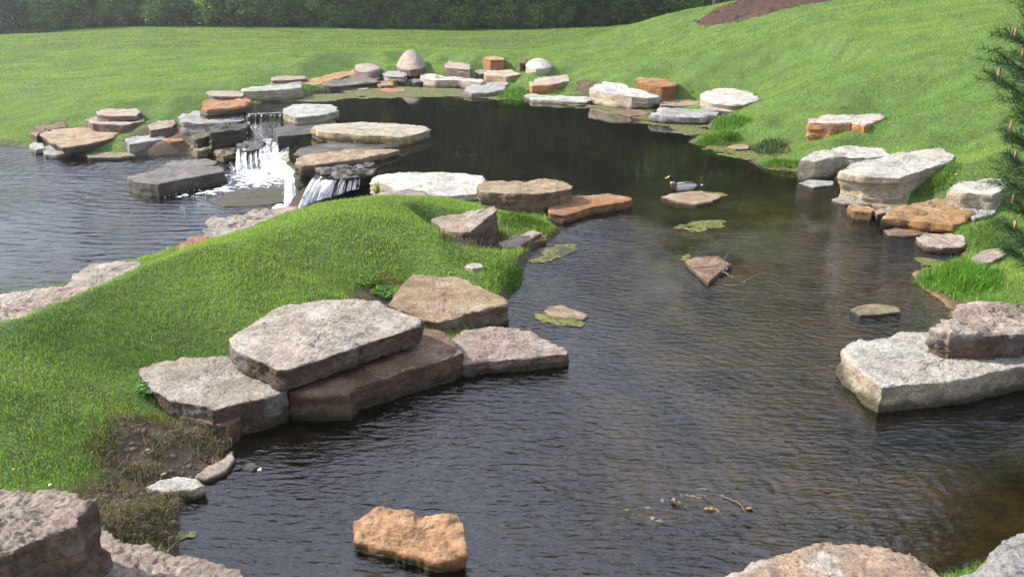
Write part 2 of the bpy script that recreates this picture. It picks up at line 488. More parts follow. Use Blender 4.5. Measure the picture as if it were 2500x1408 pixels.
def ground_colors(P):
    n = fbm(np.c_[P * 1.7, np.zeros(len(P))], 4)
    grass = np.array([0.075, 0.14, 0.026])[None] * (1 + 0.5 * n[:, None])
    soil = np.array([0.085, 0.06, 0.042])[None] * (1 + 0.6 * n[:, None])
    bed = np.array([0.30, 0.205, 0.07])[None] * (1 + 0.8 * n[:, None])
    # brown stony shallows right; elsewhere bed darkened to stand for deep water swallowing light
    sh = (sstep(0.3, 2.2, P[:, 0] - 0.12 * (P[:, 1] - 6) + 0.8 * n) * sstep(17, 13, P[:, 1]))[:, None]
    bed = bed * sh + np.array([0.05, 0.042, 0.025])[None] * (1 + 0.8 * n[:, None]) * (1 - sh)
    u = sdf(P, UPW); l = sdf(P, LOW)
    s = np.zeros(len(P))
    for q in SOIL:
        s = np.maximum(s, sstep(0.12, -0.05, sdf(P, q) + 0.15 * n))
    s = np.maximum(s, sstep(0.16, 0.04, np.minimum(u, l) + 0.08 * n))
    s = np.maximum(s, sstep(0.25, 0.0, sdf(P, DAM)))
    c = grass * (1 - s[:, None]) + soil * s[:, None]
    w = sstep(0.03, -0.05, np.minimum(u, l))[:, None]
    return np.clip(c * (1 - w) + bed * w, 0.004, 1)
# ------------------------------------------------------------------ water
def mat_water(name, rip_strength, calm_from=None, rings=None, under=(0.016, 0.013, 0.007), ior=1.85, fs=13.0, ms=3.4):
    m, nt, nd, lk = new_mat(name)
    out = N(nt, 'ShaderNodeOutputMaterial')
    geo = N(nt, 'ShaderNodeNewGeometry')
    sep = N(nt, 'ShaderNodeSeparateXYZ'); lk.new(geo.outputs['Position'], sep.inputs[0])
    def noise(scale, sx, sy, detail=2.0, rot=0.0, dist=0.0):
        mp = N(nt, 'ShaderNodeMapping'); mp.inputs['Scale'].default_value = (sx, sy, 1); mp.inputs['Rotation'].default_value = (0, 0, rot)
        lk.new(geo.outputs['Position'], mp.inputs[0])
        t = N(nt, 'ShaderNodeTexNoise', Scale=scale, Detail=detail, Roughness=0.55, Distortion=dist)
        lk.new(mp.outputs[0], t.inputs['Vector'])
        return t.outputs['Fac']
    big = noise(0.3, 1, 1, 4.0)
    fine = noise(fs, 0.55, 1.5, 3.0, 0.45, 0.3)
    mid = noise(ms, 0.6, 1.4, 3.0, 0.35, 0.5)
    swell = noise(1.1, 0.8, 1.2, 2.0, -0.3, 0.8)
    h = math_n(nt, 'ADD', math_n(nt, 'ADD', math_n(nt, 'MULTIPLY', fine, 0.62), math_n(nt, 'MULTIPLY', mid, 0.6)), math_n(nt, 'MULTIPLY', swell, 0.45))
    if rings:
        for (cx, cy, sc, wt) in rings:
            mp = N(nt, 'ShaderNodeMapping'); mp.inputs['Location'].default_value = (-cx, -cy, 0)
            lk.new(geo.outputs['Position'], mp.inputs[0])
            wv = N(nt, 'ShaderNodeTexWave', wave_type='RINGS', rings_direction='SPHERICAL', Scale=sc, Distortion=5.0, Detail=3.0)
            wv.inputs['Detail Scale'].default_value = 1.2
            lk.new(mp.outputs[0], wv.inputs['Vector'])
            h = math_n(nt, 'ADD', h, math_n(nt, 'MULTIPLY', wv.outputs['Fac'], wt))
    patch = N(nt, 'ShaderNodeMapRange'); lk.new(big, patch.inputs[0])
    patch.inputs[1].default_value = 0.35; patch.inputs[2].default_value = 0.65; patch.inputs[3].default_value = 0.15; patch.inputs[4].default_value = 1.5
    s = patch.outputs[0]
    if calm_from:
        c = N(nt, 'ShaderNodeMapRange', interpolation_type='SMOOTHSTEP')
        lk.new(sep.outputs['Y'], c.inputs[0])
        c.inputs[1].default_value = calm_from[0]; c.inputs[2].default_value = calm_from[1]; c.inputs[3].default_value = 1.0; c.inputs[4].default_value = calm_from[2]
        s = math_n(nt, 'MULTIPLY', s, c.outputs[0])
    s = math_n(nt, 'MULTIPLY', s, rip_strength)
    bp = N(nt, 'ShaderNodeBump', Distance=0.042)
    lk.new(s, bp.inputs['Strength']); lk.new(h, bp.inputs['Height'])
    fr = N(nt, 'ShaderNodeFresnel', IOR=ior); lk.new(bp.outputs[0], fr.inputs['Normal'])
    gl = N(nt, 'ShaderNodeBsdfGlossy', Roughness=0.015); lk.new(bp.outputs[0], gl.inputs['Normal'])
    tr = N(nt, 'ShaderNodeBsdfTransparent'); tr.inputs['Color'].default_value = (0.92, 0.83, 0.60, 1)
    df = N(nt, 'ShaderNodeBsdfDiffuse'); df.inputs['Color'].default_value = (*under, 1)
    m1 = N(nt, 'ShaderNodeMixShader'); m1.inputs[0].default_value = 0.08
    lk.new(tr.outputs[0], m1.inputs[1]); lk.new(df.outputs[0], m1.inputs[2])
    m2 = N(nt, 'ShaderNodeMixShader')
    lk.new(fr.outputs[0], m2.inputs[0]); lk.new(m1.outputs[0], m2.inputs[1]); lk.new(gl.outputs[0], m2.inputs[2])
    lk.new(m2.outputs[0], out.inputs[0])
    return m
def sheet(name, poly, z, mat):
    bm = bmesh.new()
    f = bm.faces.new([bm.verts.new((p[0], p[1], z)) for p in poly])
    if f.normal.z < 0: bmesh.ops.reverse_faces(bm, faces=[f])
    bm.normal_update()
    bmesh.ops.triangulate(bm, faces=bm.faces[:])
    for fc in bm.faces:
        if fc.normal.z < 0: fc.normal_flip()
    me = bpy.data.meshes.new(name); bm.to_mesh(me); bm.free()
    return add_obj(name, me, mat)
def grow(poly, d):
    n = len(poly)
    area = 0.5 * sum(poly[i][0] * poly[(i + 1) % n][1] - poly[(i + 1) % n][0] * poly[i][1] for i in range(n))
    s = 1 if area > 0 else -1
    out = []
    for i in range(n):
        t = poly[(i + 1) % n] - poly[i - 1]
        t = t / max(np.linalg.norm(t), 1e-9)
        dd = d[i] if hasattr(d, '__len__') else d
        out.append(poly[i] + s * dd * np.array([t[1], -t[0]]))
    return np.array(out)
gu = np.full(len(UP), 0.06)
fall_a = onz(650, 400, ZL)
WATER_U = mat_water('pond_water', 0.8, calm_from=(8.5, 16.0, 0.02), rings=[(*onz(700, 1150, 0)[:2], 2.6, 0.05), (*onz(1000, 1330, 0)[:2], 3.0, 0.035), (*onz(2000, 1150, 0)[:2], 2.2, 0.04)])
WATER_L = mat_water('lower_pond_water', 1.6, rings=[(*fall_a[:2], 1.0, 0.16)], fs=5.0, ms=1.9, ior=2.4)
tag(sheet('pond_water', grow(UPW, gu), 0.0, WATER_U), kind='structure')
tag(sheet('lower_pond_water', grow(LOW, 0.1), ZL, WATER_L), kind='structure')
# ------------------------------------------------------------------ stones
PAL = {  # weathered top, broken side (slab, brown, pink darkened with painted-in shade), patches
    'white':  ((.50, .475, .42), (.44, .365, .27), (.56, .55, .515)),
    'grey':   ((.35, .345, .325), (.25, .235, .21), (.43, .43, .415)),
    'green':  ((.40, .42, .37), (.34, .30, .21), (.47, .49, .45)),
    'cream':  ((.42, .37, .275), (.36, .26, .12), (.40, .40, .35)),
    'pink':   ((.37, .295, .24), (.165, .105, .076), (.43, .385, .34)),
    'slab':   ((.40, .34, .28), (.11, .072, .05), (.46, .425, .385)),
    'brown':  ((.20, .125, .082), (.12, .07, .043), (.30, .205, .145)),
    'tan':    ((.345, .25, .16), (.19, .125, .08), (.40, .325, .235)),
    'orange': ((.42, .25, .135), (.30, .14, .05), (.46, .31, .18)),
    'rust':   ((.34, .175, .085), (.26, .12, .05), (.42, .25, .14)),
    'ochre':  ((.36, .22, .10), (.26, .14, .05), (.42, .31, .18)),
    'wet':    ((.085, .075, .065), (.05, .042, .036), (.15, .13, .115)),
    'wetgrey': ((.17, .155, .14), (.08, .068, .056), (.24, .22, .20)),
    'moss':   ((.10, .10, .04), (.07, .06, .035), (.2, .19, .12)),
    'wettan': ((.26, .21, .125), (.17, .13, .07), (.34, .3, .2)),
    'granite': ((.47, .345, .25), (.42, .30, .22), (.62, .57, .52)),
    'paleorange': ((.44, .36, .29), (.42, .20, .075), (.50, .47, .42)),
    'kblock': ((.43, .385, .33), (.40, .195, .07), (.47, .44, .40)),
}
ROCK_POLYS = []
_rk = [0]
def ztop_at(base, px, pt):
    d = ray(px, pt)
    return CAM_H + d[2] * base[1] / d[1]
def rock(name, label, top, front=None, z=None, zb=None, pal='white', flare=0.0, bev=0.016, rough=1.0, wet=0.0, dome=0.0, keep_grass=False, embed=None, group=None, tex=1.0, stain=True, cut=0.45, smooth=0):
    _rk[0] += 1
    sd = _rk[0] * 13.7
    P = PAL[pal]
    if front:
        b = ghit(front[0], front[2]) if zb is None else onz(front[0], front[2], zb)
        zb = b[2]
        z = ztop_at(b, front[0], front[1])
    pts = [onz(p[0], p[1], z + (p[2] if len(p) > 2 else 0)) for p in top]
    O = np.array(pts)
    for _ in range(smooth):
        nx = np.roll(O, -1, 0); O = np.stack([0.75 * O + 0.25 * nx, 0.25 * O + 0.75 * nx], 1).reshape(-1, 3)
    per_px = sum(math.dist(top[i][:2], top[i - 1][:2]) for i in range(len(top)))
    M = int(np.clip(per_px / 4.2, 44, 300))
    C = np.vstack([O, O[:1]])
    seg = np.sqrt(((C[1:, :2] - C[:-1, :2]) ** 2).sum(1))
    # corner rounding: resample dense, smooth a little
    cum = np.r_[0, np.cumsum(seg)]
    s = np.linspace(0, cum[-1], M, endpoint=False)
    Q = np.stack([np.interp(s, cum, C[:, k]) for k in range(3)], 1)
    far = np.clip((np.hypot(*O[:, :2].mean(0)) - 9) / 8, 0, 1)
    rough = rough * (1 + 0.4 * far)
    x, y = O[:, 0], O[:, 1]
    cr = x * np.roll(y, -1) - np.roll(x, -1) * y
    A = cr.sum() / 2
    if abs(A) < 1e-6: A = 1e-6
    c = np.array([((x + np.roll(x, -1)) * cr).sum() / (6 * A), ((y + np.roll(y, -1)) * cr).sum() / (6 * A)])
    R = math.sqrt(abs(A) / math.pi)
    if A < 0: Q = Q[::-1].copy()
    # ragged outline
    dirv = Q[:, :2] - c
    rl = np.linalg.norm(dirv, axis=1)[:, None]
    j = fbm(np.c_[Q[:, :2] * (2.2 / max(R, .12)), np.full(M, sd)], 4, 0.55)
    Q[:, :2] += dirv / np.maximum(rl, 1e-6) * (j * 0.038 * R * rough)[:, None]
    dirv = Q[:, :2] - c
    G = np.c_[np.ones(M), dirv]
    co = np.linalg.lstsq(G, Q[:, 2], rcond=None)[0]
    res = Q[:, 2] - G @ co
    if embed is None: embed = min(0.22, 0.4 * max(z - zb, 0.05) + 0.06)
    zbot = zb - embed
    b = min(bev, 0.28 * R, 0.45 * max(z - zb, 0.03))
    K = int(np.clip(M / 7.5, 7, 34))
    hpx = max((z - zb + embed), 0.02) * FPX / max(math.hypot(c[0], c[1]), 3)
    S = int(np.clip(hpx / 4.0, 5, 22))
    rows = []; topm = []
    for r in np.linspace(0, 1, K + 1)[1:]:
        rr = r * (1 - b / R)
        zz = co[0] + (dirv * rr) @ co[1:] + res * r ** 2 + dome * (1 - r * r)
        rows.append(np.c_[c + dirv * rr, zz]); topm.append(1.0)
    rows.append(np.c_[c + dirv * (1 - 0.3 * b / R), Q[:, 2] - 0.3 * b]); topm.append(0.7)
    for t in np.linspace(0, 1, S):
        zz = (Q[:, 2] - b) * (1 - t) + zbot * t
        st = (pnoise(np.c_[zz * 9.0 + sd, dirv * 0.6 / max(R, .1)]) * 0.035 + np.round(pnoise(np.c_[zz * 16.0 - sd, dirv * 1.2 / max(R, .1)]) * 3) * 0.006) * rough
        sc = 1 + flare * t ** (0.65 if flare > 0.3 else 1.0) + st * min(1, t * 4) * (0.25 if flare > 0.3 else 1.0)
        rows.append(np.c_[c + dirv * sc[:, None], zz]); topm.append(0.0)
    V = np.concatenate([np.array([[c[0], c[1], co[0] + dome]])] + rows + [np.array([[c[0], c[1], zbot]])])
    nr = len(rows)
    ii = np.arange(M)
    fan = np.stack([np.zeros(M, int), 1 + ii, 1 + (ii + 1) % M], 1)
    q = grid_faces(nr, M, wrap=True, base=1)[:, ::-1]
    last = 1 + (nr - 1) * M
    fan2 = np.stack([np.full(M, last + M), last + (ii + 1) % M, last + ii], 1)
    tris = np.concatenate([fan, q[:, [0, 1, 2]], q[:, [0, 2, 3]], fan2])
    Nn = vnormals(V, tris)
    if (Nn[0, 2] < 0):
        Nn = -Nn
        fan, q, fan2 = fan[:, ::-1], q[:, ::-1], fan2[:, ::-1]
    tm = np.concatenate([[1.0], np.repeat(topm, M), [0.0]])
    off = np.array([sd, sd * 0.7, sd * 0.3])
    amp = min(R, 0.7)
    n1 = fbm(V * (1.5 / max(R, .15)) + off, 4)
    terr = fbm(V * np.array([1.3, 1.3, 2.5]) * (1.0 / max(R, .2)) + off * 1.7, 4) * 2.2
    fr_ = terr - np.floor(terr)
    stp = np.floor(terr) + sstep(0.38, 0.62, fr_)
    n2 = 0.6 - 2.0 * np.abs(pnoise(V * np.array([8.0, 15.0, 11.0]) + off)) - 1.0 * np.abs(pnoise(V * np.array([24.0, 15.0, 20.0]) + off * 1.3))
    n3 = pnoise(V * np.array([38.0, 46.0, 42.0]) + off * 1.9) * (1 - 0.6 * far)
    rid = 1 - np.abs(fbm(V * 4.5 + off * 2, 3, 0.55))
    lim = np.clip((z - zb) / 0.12, 0.25, 1)
    slab = 0.6 if name == 'flat_stone' else 1.0
    disp = (n1 * 0.045 * amp * slab + stp * 0.024 * min(amp, .45) * slab + n2 * 0.009 * min(1, amp * 2.5) + n3 * 0.006 - (rid > 0.93) * (rid - 0.93) * 0.22 * amp) * rough * lim
    V = V + Nn * disp[:, None]
    # albedo
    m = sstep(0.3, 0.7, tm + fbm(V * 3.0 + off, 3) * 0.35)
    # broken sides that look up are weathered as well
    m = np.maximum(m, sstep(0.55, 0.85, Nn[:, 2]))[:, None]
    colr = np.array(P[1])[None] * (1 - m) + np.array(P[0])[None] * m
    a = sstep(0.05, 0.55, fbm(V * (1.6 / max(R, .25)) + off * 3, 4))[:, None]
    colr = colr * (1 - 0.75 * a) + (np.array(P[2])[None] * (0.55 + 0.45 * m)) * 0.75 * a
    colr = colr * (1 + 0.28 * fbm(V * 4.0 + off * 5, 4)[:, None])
    wl = 0.0 if inside(c[None] + 0, UPW)[0] or sdf(c[None], UPW)[0] < 0.8 else (ZL if sdf(c[None], LOW)[0] < 1.2 else -9)
    bs_ = float(np.clip((z - max(zb, wl)) / 0.2, 0.25, 1.0))
    wz = sstep(0.115 * bs_, 0.035 * bs_, V[:, 2] - wl + 0.05 * bs_ * fbm(V * 5 + off, 3)) if wl > -5 and sdf(c[None], UPW if wl == 0 else LOW)[0] < 0.8 else np.zeros(len(V))
    if not stain: wz = wz * 0
    stain_c = np.array([0.045, 0.043, 0.018])
    colr = colr * (1 - 0.88 * wz[:, None]) + stain_c[None] * 0.88 * wz[:, None]
    base = np.array([c[0], c[1], zb])
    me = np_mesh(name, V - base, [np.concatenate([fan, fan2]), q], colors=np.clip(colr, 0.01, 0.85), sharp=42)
    at = me.attributes.new('wet', 'FLOAT', 'POINT')
    at.data.foreach_set('value', np.clip(np.maximum(wz * 0.6, wet), 0, 1).astype(np.float32))
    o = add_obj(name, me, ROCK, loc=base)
    tag(o, label, 'rock', group)
    if not keep_grass: ROCK_POLYS.append((Q[:, :2] + 0, z, (c, co), cut))
    return o

# --- big slabs on the near side of the mound
rock('flat_stone', 'broad pale slab with a dark front, leftmost of the big slabs below the grass mound',
     [(337, 898), (383, 882), (452, 871), (576, 866), (622, 880), (650, 900), (691, 937), (699, 951), (645, 970), (521, 1000), (502, 992), (420, 979), (378, 956), (350, 933)], front=(690, 948, 1024), zb=0.0, pal='slab', flare=-0.02)
rock('flat_stone', 'dark reddish lower slab wedged under the largest slab at the water',
     [(690, 940), (700, 890), (900, 800), (1031, 795), (1077, 800), (1090, 822), (1132, 859), (1000, 904), (870, 945), (850, 966), (770, 966), (705, 960)], front=(845, 965, 1028), zb=0.0, pal='brown', flare=-0.03)
rock('flat_stone', 'largest pale slab, overlapping the reddish slab at the foot of the grass mound',
     [(558, 826), (594, 799), (650, 763), (705, 738), (800, 728), (875, 726), (916, 735), (967, 758), (1031, 783), (1027, 794), (852, 852), (700, 902), (668, 898), (650, 882), (581, 860)], front=(852, 852, 893), zb=0.30, pal='slab', embed=0.02)
rock('flat_stone', 'tan rough slab with a pointed right corner behind the largest slab',
     [(950, 742), (985, 690), (1008, 666), (1045, 671), (1123, 677), (1180, 700), (1234, 730), (1240, 742), (1150, 764), (1073, 786), (1031, 780)], front=(1215, 748, 800), zb=0.0, pal='tan')
rock('flat_stone', 'pinkish wedge slab jutting right into the water from the big slabs',
     [(1098, 824), (1128, 806), (1200, 800), (1266, 799), (1310, 815), (1353, 834), (1387, 854), (1383, 862), (1260, 876), (1130, 886), (1105, 855)], front=(1330, 868, 900), zb=0.0, pal='pink', rough=1.4)
rock('stone', 'brown earthy stone under the leftmost slab above the black water',
     [(430, 1000), (520, 1000), (600, 985), (610, 1000), (560, 1040), (500, 1030), (440, 1015)], front=(560, 1040, 1086), zb=0.0, pal='brown')
# --- near left
rock('boulder', 'huge block with pale pink top and dark side cut by the lower left corner',
     [(-160, 1190), (0, 1184), (47, 1187), (144, 1196), (200, 1208), (236, 1218), (205, 1245), (188, 1262), (186, 1282), (72, 1322), (0, 1354), (-160, 1380)], z=0.80, zb=0.15, pal='pink', rough=1.5, flare=0.02)
rock('flat_stone', 'flat rough pink slab at the bottom edge beside the huge corner block',
     [(200, 1275), (245, 1284), (307, 1317), (426, 1351), (577, 1384), (592, 1393), (588, 1440), (560, 1540), (200, 1540), (150, 1350)], z=0.42, zb=0.0, pal='pink', rough=1.4)
rock('stone', 'small white stone at the foot of the dry earth bank',
     [(352, 1187), (390, 1170), (426, 1160), (480, 1165), (498, 1183), (470, 1193), (400, 1200)], front=(440, 1196, 1222), zb=0.0, pal='white', rough=1.5)
rock('stone', 'narrow grey stone at the edge of the black water below the leftmost slab',
     [(473, 1164), (500, 1140), (545, 1118), (568, 1096), (572, 1120), (552, 1148), (505, 1168)], front=(552, 1140, 1152), zb=0.0, pal='pink', rough=1.4)
rock('stone', 'small dark half sunken stone in the black water beside the earth bank',
     [(590, 1140), (602, 1128), (622, 1127), (629, 1138), (615, 1147)], front=(612, 1146, 1152), zb=0.0, pal='wetgrey')
# --- orange stone in the near water
rock('boulder', 'orange flat topped stone standing alone in the near water',
     [(863, 1268, .03), (918, 1233, .09), (1007, 1246, .08), (1023, 1254, .06), (1116, 1251, .09), (1130, 1273, .05), (1143, 1352, -.02), (1110, 1362, -.02), (1068, 1371, -.05), (972, 1348, -.06), (864, 1318, -.05)], z=0.12, zb=0.0, pal='orange', rough=0.8, flare=-0.08)
# --- near right
rock('boulder', 'speckled pink granite boulder cut by the bottom edge',
     [(1765, 1408), (1840, 1368), (1928, 1340), (2016, 1316), (2126, 1324), (2223, 1346), (2271, 1373), (2305, 1410), (2330, 1500), (1720, 1500)], z=0.55, zb=0.0, pal='granite', dome=0.03, flare=0.05)
rock('boulder', 'pale grey boulder cut by the bottom right corner',
     [(2330, 1412), (2416, 1364), (2434, 1329), (2465, 1302), (2500, 1295), (2620, 1290), (2640, 1500), (2320, 1500)], z=0.55, zb=0.0, pal='grey', dome=0.03, flare=0.05)
rock('flat_stone', 'large cream block with a bright left face in the water at the right edge',
     [(2056, 850), (2075, 838), (2099, 831), (2145, 831), (2202, 814), (2273, 812), (2400, 805), (2560, 830), (2570, 885), (2480, 895), (2372, 921), (2152, 946), (2110, 908), (2070, 878)], front=(2160, 944, 1006), zb=0.0, pal='white', flare=0.02)
rock('boulder', 'pinkish pitted block stacked on the large cream block at the right edge',
     [(2285, 790), (2308, 764), (2337, 739), (2404, 734), (2500, 735), (2600, 760), (2610, 810), (2500, 812), (2394, 822), (2319, 818), (2276, 800)], front=(2330, 818, 880), zb=0.20, pal='pink', rough=1.5, embed=0.01)
rock('stone', 'small tan stone awash in the brown water left of the pinkish block',
     [(2076, 755), (2095, 745), (2140, 739), (2195, 748), (2200, 760), (2150, 766), (2100, 768)], z=0.03, zb=0.0, pal='wettan', dome=0.02)
# --- stones in the middle of the stream
rock('stone', 'flat mossy edged stone just in front of the duck',
     [(1616, 479), (1640, 472), (1680, 467), (1712, 465), (1740, 472), (1765, 477), (1740, 490), (1700, 497), (1660, 492)], z=0.045, zb=0.0, pal='tan', dome=0.015)
rock('stone', 'brown three cornered stone with twigs in midstream',
     [(1672, 636), (1695, 627), (1755, 624), (1788, 643), (1752, 668), (1729, 690), (1705, 667)], front=(1748, 669, 680), zb=0.0, pal='brown', rough=1.4)
rock('stone', 'small tan stone with a green algae skirt in midstream',
     [(1328, 757), (1340, 746), (1376, 742), (1400, 754), (1436, 768), (1425, 779), (1380, 775), (1345, 772)], front=(1400, 778, 784), zb=0.0, pal='tan', rough=1.5)
rock('stone', 'pale brown stone just under the near water with leaf litter on it',
     [(1515, 1250), (1560, 1205), (1640, 1192), (1760, 1190), (1835, 1225), (1842, 1250), (1760, 1262), (1620, 1278), (1550, 1272)], z=-0.0045, zb=-0.1, pal='tan', rough=0.6, wet=0.8, smooth=1, stain=False)
# --- tip of the mound
rock('flat_stone', 'long white slab along the pond edge behind the mound crest',
     [(900, 438), (916, 430), (970, 421), (1084, 419), (1140, 424), (1176, 432), (1185, 440), (1170, 458), (1160, 474), (1099, 478), (997, 472), (943, 452)], front=(950, 452, 470), zb=0.02, cut=1.3, pal='white')
rock('flat_stone', 'thin pinkish slab at the front foot of the long white slab',
     [(905, 478), (940, 466), (1000, 462), (1042, 466), (1040, 480), (980, 486)], z=0.20, zb=0.05, cut=1.3, pal='pink')
rock('boulder', 'large brown flat topped block right of the long white slab',
     [(1164, 447), (1189, 439), (1260, 437), (1342, 437), (1372, 443), (1397, 453), (1391, 462), (1309, 475), (1171, 468)], front=(1335, 472, 528), zb=0.0, cut=1.3, pal='tan', flare=-0.04)
rock('flat_stone', 'low reddish slab reaching into the pond right of the brown block',
     [(1340, 490), (1395, 477), (1489, 473), (1540, 479), (1546, 488), (1447, 505), (1380, 525), (1340, 520)], front=(1440, 507, 527), zb=0.0, pal='rust', rough=0.9)
rock('stone', 'pinkish tilted stone with a sharp peak set in the mound grass',
     [(1055, 537, -.08), (1100, 524, -.03), (1147, 513, .03), (1180, 506, .08), (1209, 500, .1), (1213, 512, .09), (1150, 564, -.04), (1120, 567, -.07), (1081, 560, -.09)], z=0.42, cut=1.2, zb=0.18, pal='pink')
rock('stone', 'pinkish block with a stepped orange edge at the tip of the mound',
     [(1212, 590), (1260, 573), (1303, 560), (1322, 568), (1296, 583), (1270, 597), (1231, 608)], front=(1265, 600, 624), zb=0.0, pal='pink')
rock('stone', 'small orange ledge against the pinkish block at the tip of the mound',
     [(1290, 582), (1308, 575), (1332, 575), (1334, 584), (1300, 592)], front=(1325, 588, 600), zb=0.0, pal='rust')
rock('stone', 'flat pale stone awash at the tip of the mound',
     [(1324, 610), (1350, 601), (1385, 599), (1408, 612), (1380, 622), (1335, 624)], z=0.015, zb=-0.03, pal='wetgrey', rough=0.5)
rock('stone', 'small white stone in the grass near the tip of the mound',
     [(1134, 649), (1150, 641), (1176, 642), (1180, 651), (1155, 655)], front=(1160, 654, 662), pal='white')
# --- right bank
rock('boulder', 'orange sided block with a pale top alone in the right lawn',
     [(1970, 291), (2012, 282), (2080, 280), (2150, 278), (2158, 288), (2114, 308), (2080, 301), (2027, 300), (1976, 298)], front=(1990, 298, 342), pal='kblock', embed=0.3)
rock('boulder', 'white block with a cream left face at the pond, left of the biggest white block',
     [(1950, 391), (1987, 371), (2030, 362), (2072, 356), (2157, 360), (2172, 380), (2123, 386), (2057, 382), (1994, 393)], front=(1990, 392, 443), zb=0.0, pal='white', flare=-0.03)
rock('boulder', 'biggest white block on the right bank with a wedge shaped top',
     [(2042, 418), (2079, 399), (2179, 378), (2219, 366), (2304, 362), (2334, 377), (2326, 392), (2219, 426), (2197, 434), (2108, 430)], front=(2195, 433, 494), zb=0.10, pal='white', flare=-0.10)
rock('stone', 'small brown stone under the left end of the biggest white block',
     [(2055, 464), (2075, 457), (2115, 466), (2118, 478), (2080, 480)], front=(2085, 477, 487), zb=0.03, pal='rust')
rock('stone', 'flat grey stone at the waterline under the biggest white block',
     [(2032, 486), (2060, 477), (2110, 484), (2138, 490), (2135, 498), (2060, 495)], front=(2085, 495, 502), zb=0.0, pal='grey')
rock('stone', 'small tan stone tucked under the corner of the biggest white block',
     [(2130, 498), (2150, 490), (2215, 493), (2215, 502), (2150, 504)], front=(2170, 503, 510), zb=0.02, pal='tan')
rock('stone', 'ochre blocky stone at the waterline left of the long orange boulder',
     [(2069, 502), (2085, 497), (2120, 503), (2136, 510), (2128, 518), (2085, 514)], front=(2100, 515, 536), zb=0.0, pal='ochre')
rock('stone', 'squarish pale tan stone between the ochre stone and the long orange boulder',
     [(2134, 513), (2150, 507), (2210, 500), (2212, 510), (2170, 516), (2142, 521)], front=(2145, 520, 540), zb=0.0, pal='tan')
rock('boulder', 'long orange tan boulder with a grooved top on the right bank',
     [(2151, 533), (2171, 517), (2219, 499), (2286, 487), (2340, 491), (2367, 497), (2387, 513), (2345, 543), (2326, 550), (2219, 537)], front=(2320, 548, 570), zb=0.03, pal='ochre', rough=1.3)
rock('boulder', 'white rounded block beside the pine on the right bank',
     [(2311, 462), (2349, 443), (2400, 438), (2445, 436), (2470, 450), (2425, 475), (2345, 470)], front=(2360, 470, 490), pal='white', embed=0.15)
rock('stone', 'dark flat stone behind the long orange boulder beneath the white block',
     [(2330, 500), (2380, 490), (2440, 495), (2430, 520), (2380, 535)], z=0.17, zb=0.0, pal='grey')
rock('stone', 'thin dark slab at the waterline in front of the long orange boulder',
     [(2158, 562), (2190, 554), (2265, 560), (2270, 570), (2220, 576), (2170, 573)], z=0.03, zb=0.0, pal='brown')
rock('stone', 'lumpy grey pink stone at the waterline below the long orange boulder',
     [(2236, 580), (2260, 569), (2320, 567), (2358, 578), (2355, 600), (2300, 606), (2255, 598)], front=(2295, 604, 620), zb=0.0, pal='pink', rough=1.4)
rock('stone', 'flat stone just above the water under the white block with a cream left face',
     [(1950, 446), (1975, 438), (2035, 442), (2036, 450), (1985, 457)], z=0.03, zb=0.0, pal='grey')
rock('stone', 'pinkish stone in the tall grass beside the pine',
     [(2371, 628), (2400, 610), (2440, 604), (2460, 618), (2420, 640), (2385, 645)], front=(2400, 642, 652), pal='pink')
# --- back of the pond, right part
rock('boulder', 'big white block with a bright left end at the back of the pond',
     [(1439, 217), (1456, 207), (1474, 200), (1520, 203), (1537, 213), (1568, 220, -.05), (1612, 237, -.13), (1580, 240, -.11), (1544, 236, -.06), (1490, 227)], front=(1490, 226, 263), zb=0.0, pal='white', flare=-0.03)
rock('boulder', 'rust brown angular block leaning behind the big white block',
     [(1550, 196), (1560, 190), (1604, 191), (1656, 202), (1650, 210), (1615, 212), (1580, 207)], front=(1612, 211, 240), zb=0.25, pal='rust', flare=-0.1)
rock('stone', 'tan stone between the big white block and the white oval boulder',
     [(1608, 250), (1640, 244), (1705, 246), (1708, 256), (1650, 258), (1615, 258)], front=(1640, 258, 271), zb=0.0, pal='tan')
rock('boulder', 'white oval boulder in the lawn edge at the back right of the pond',
     [(1702, 232), (1730, 219), (1780, 216), (1830, 224), (1858, 237), (1845, 248), (1800, 255), (1730, 248)], front=(1760, 252, 279), pal='white', flare=-0.06, embed=0.2, dome=0.05, smooth=2, bev=0.06)
rock('boulder', 'long low grey stone at the waterline below the white oval boulder',
     [(1588, 280), (1610, 268), (1640, 264), (1700, 268), (1757, 276), (1740, 285), (1680, 287), (1620, 284)], front=(1650, 286, 305), zb=0.0, pal='grey', rough=1.5)
rock('stone', 'flat broken brown stone awash in algae below the big white block',
     [(1502, 274), (1530, 266), (1575, 272), (1584, 279), (1540, 285)], z=0.03, zb=0.0, pal='brown', rough=2.0)
rock('stone', 'small pale stone at the grassy shore on the right',
     [(1776, 358), (1800, 351), (1828, 353), (1828, 362), (1795, 364)], z=0.06, zb=0.0, pal='tan')
rock('boulder', 'low pale ledge stretched along the waterline left of the big white block',
     [(1277, 233), (1290, 229), (1340, 232), (1420, 236), (1450, 244), (1430, 250), (1360, 246), (1300, 243)], front=(1380, 247, 254), zb=0.0, pal='green', rough=1.4)
rock('boulder', 'tan topped block with an orange left end above the pale ledge',
     [(1291, 202), (1312, 189), (1340, 188), (1386, 181), (1390, 197), (1340, 209), (1296, 210)], front=(1315, 210, 233), zb=0.02, pal='paleorange', embed=0.2)
rock('stone', 'slanted pale grey stone at the back of the pond left of the bright grass tuft',
     [(1131, 222), (1150, 207), (1180, 201), (1232, 194), (1240, 203), (1232, 218), (1190, 226), (1150, 226)], z=0.17, zb=0.0, pal='grey', flare=0.02)
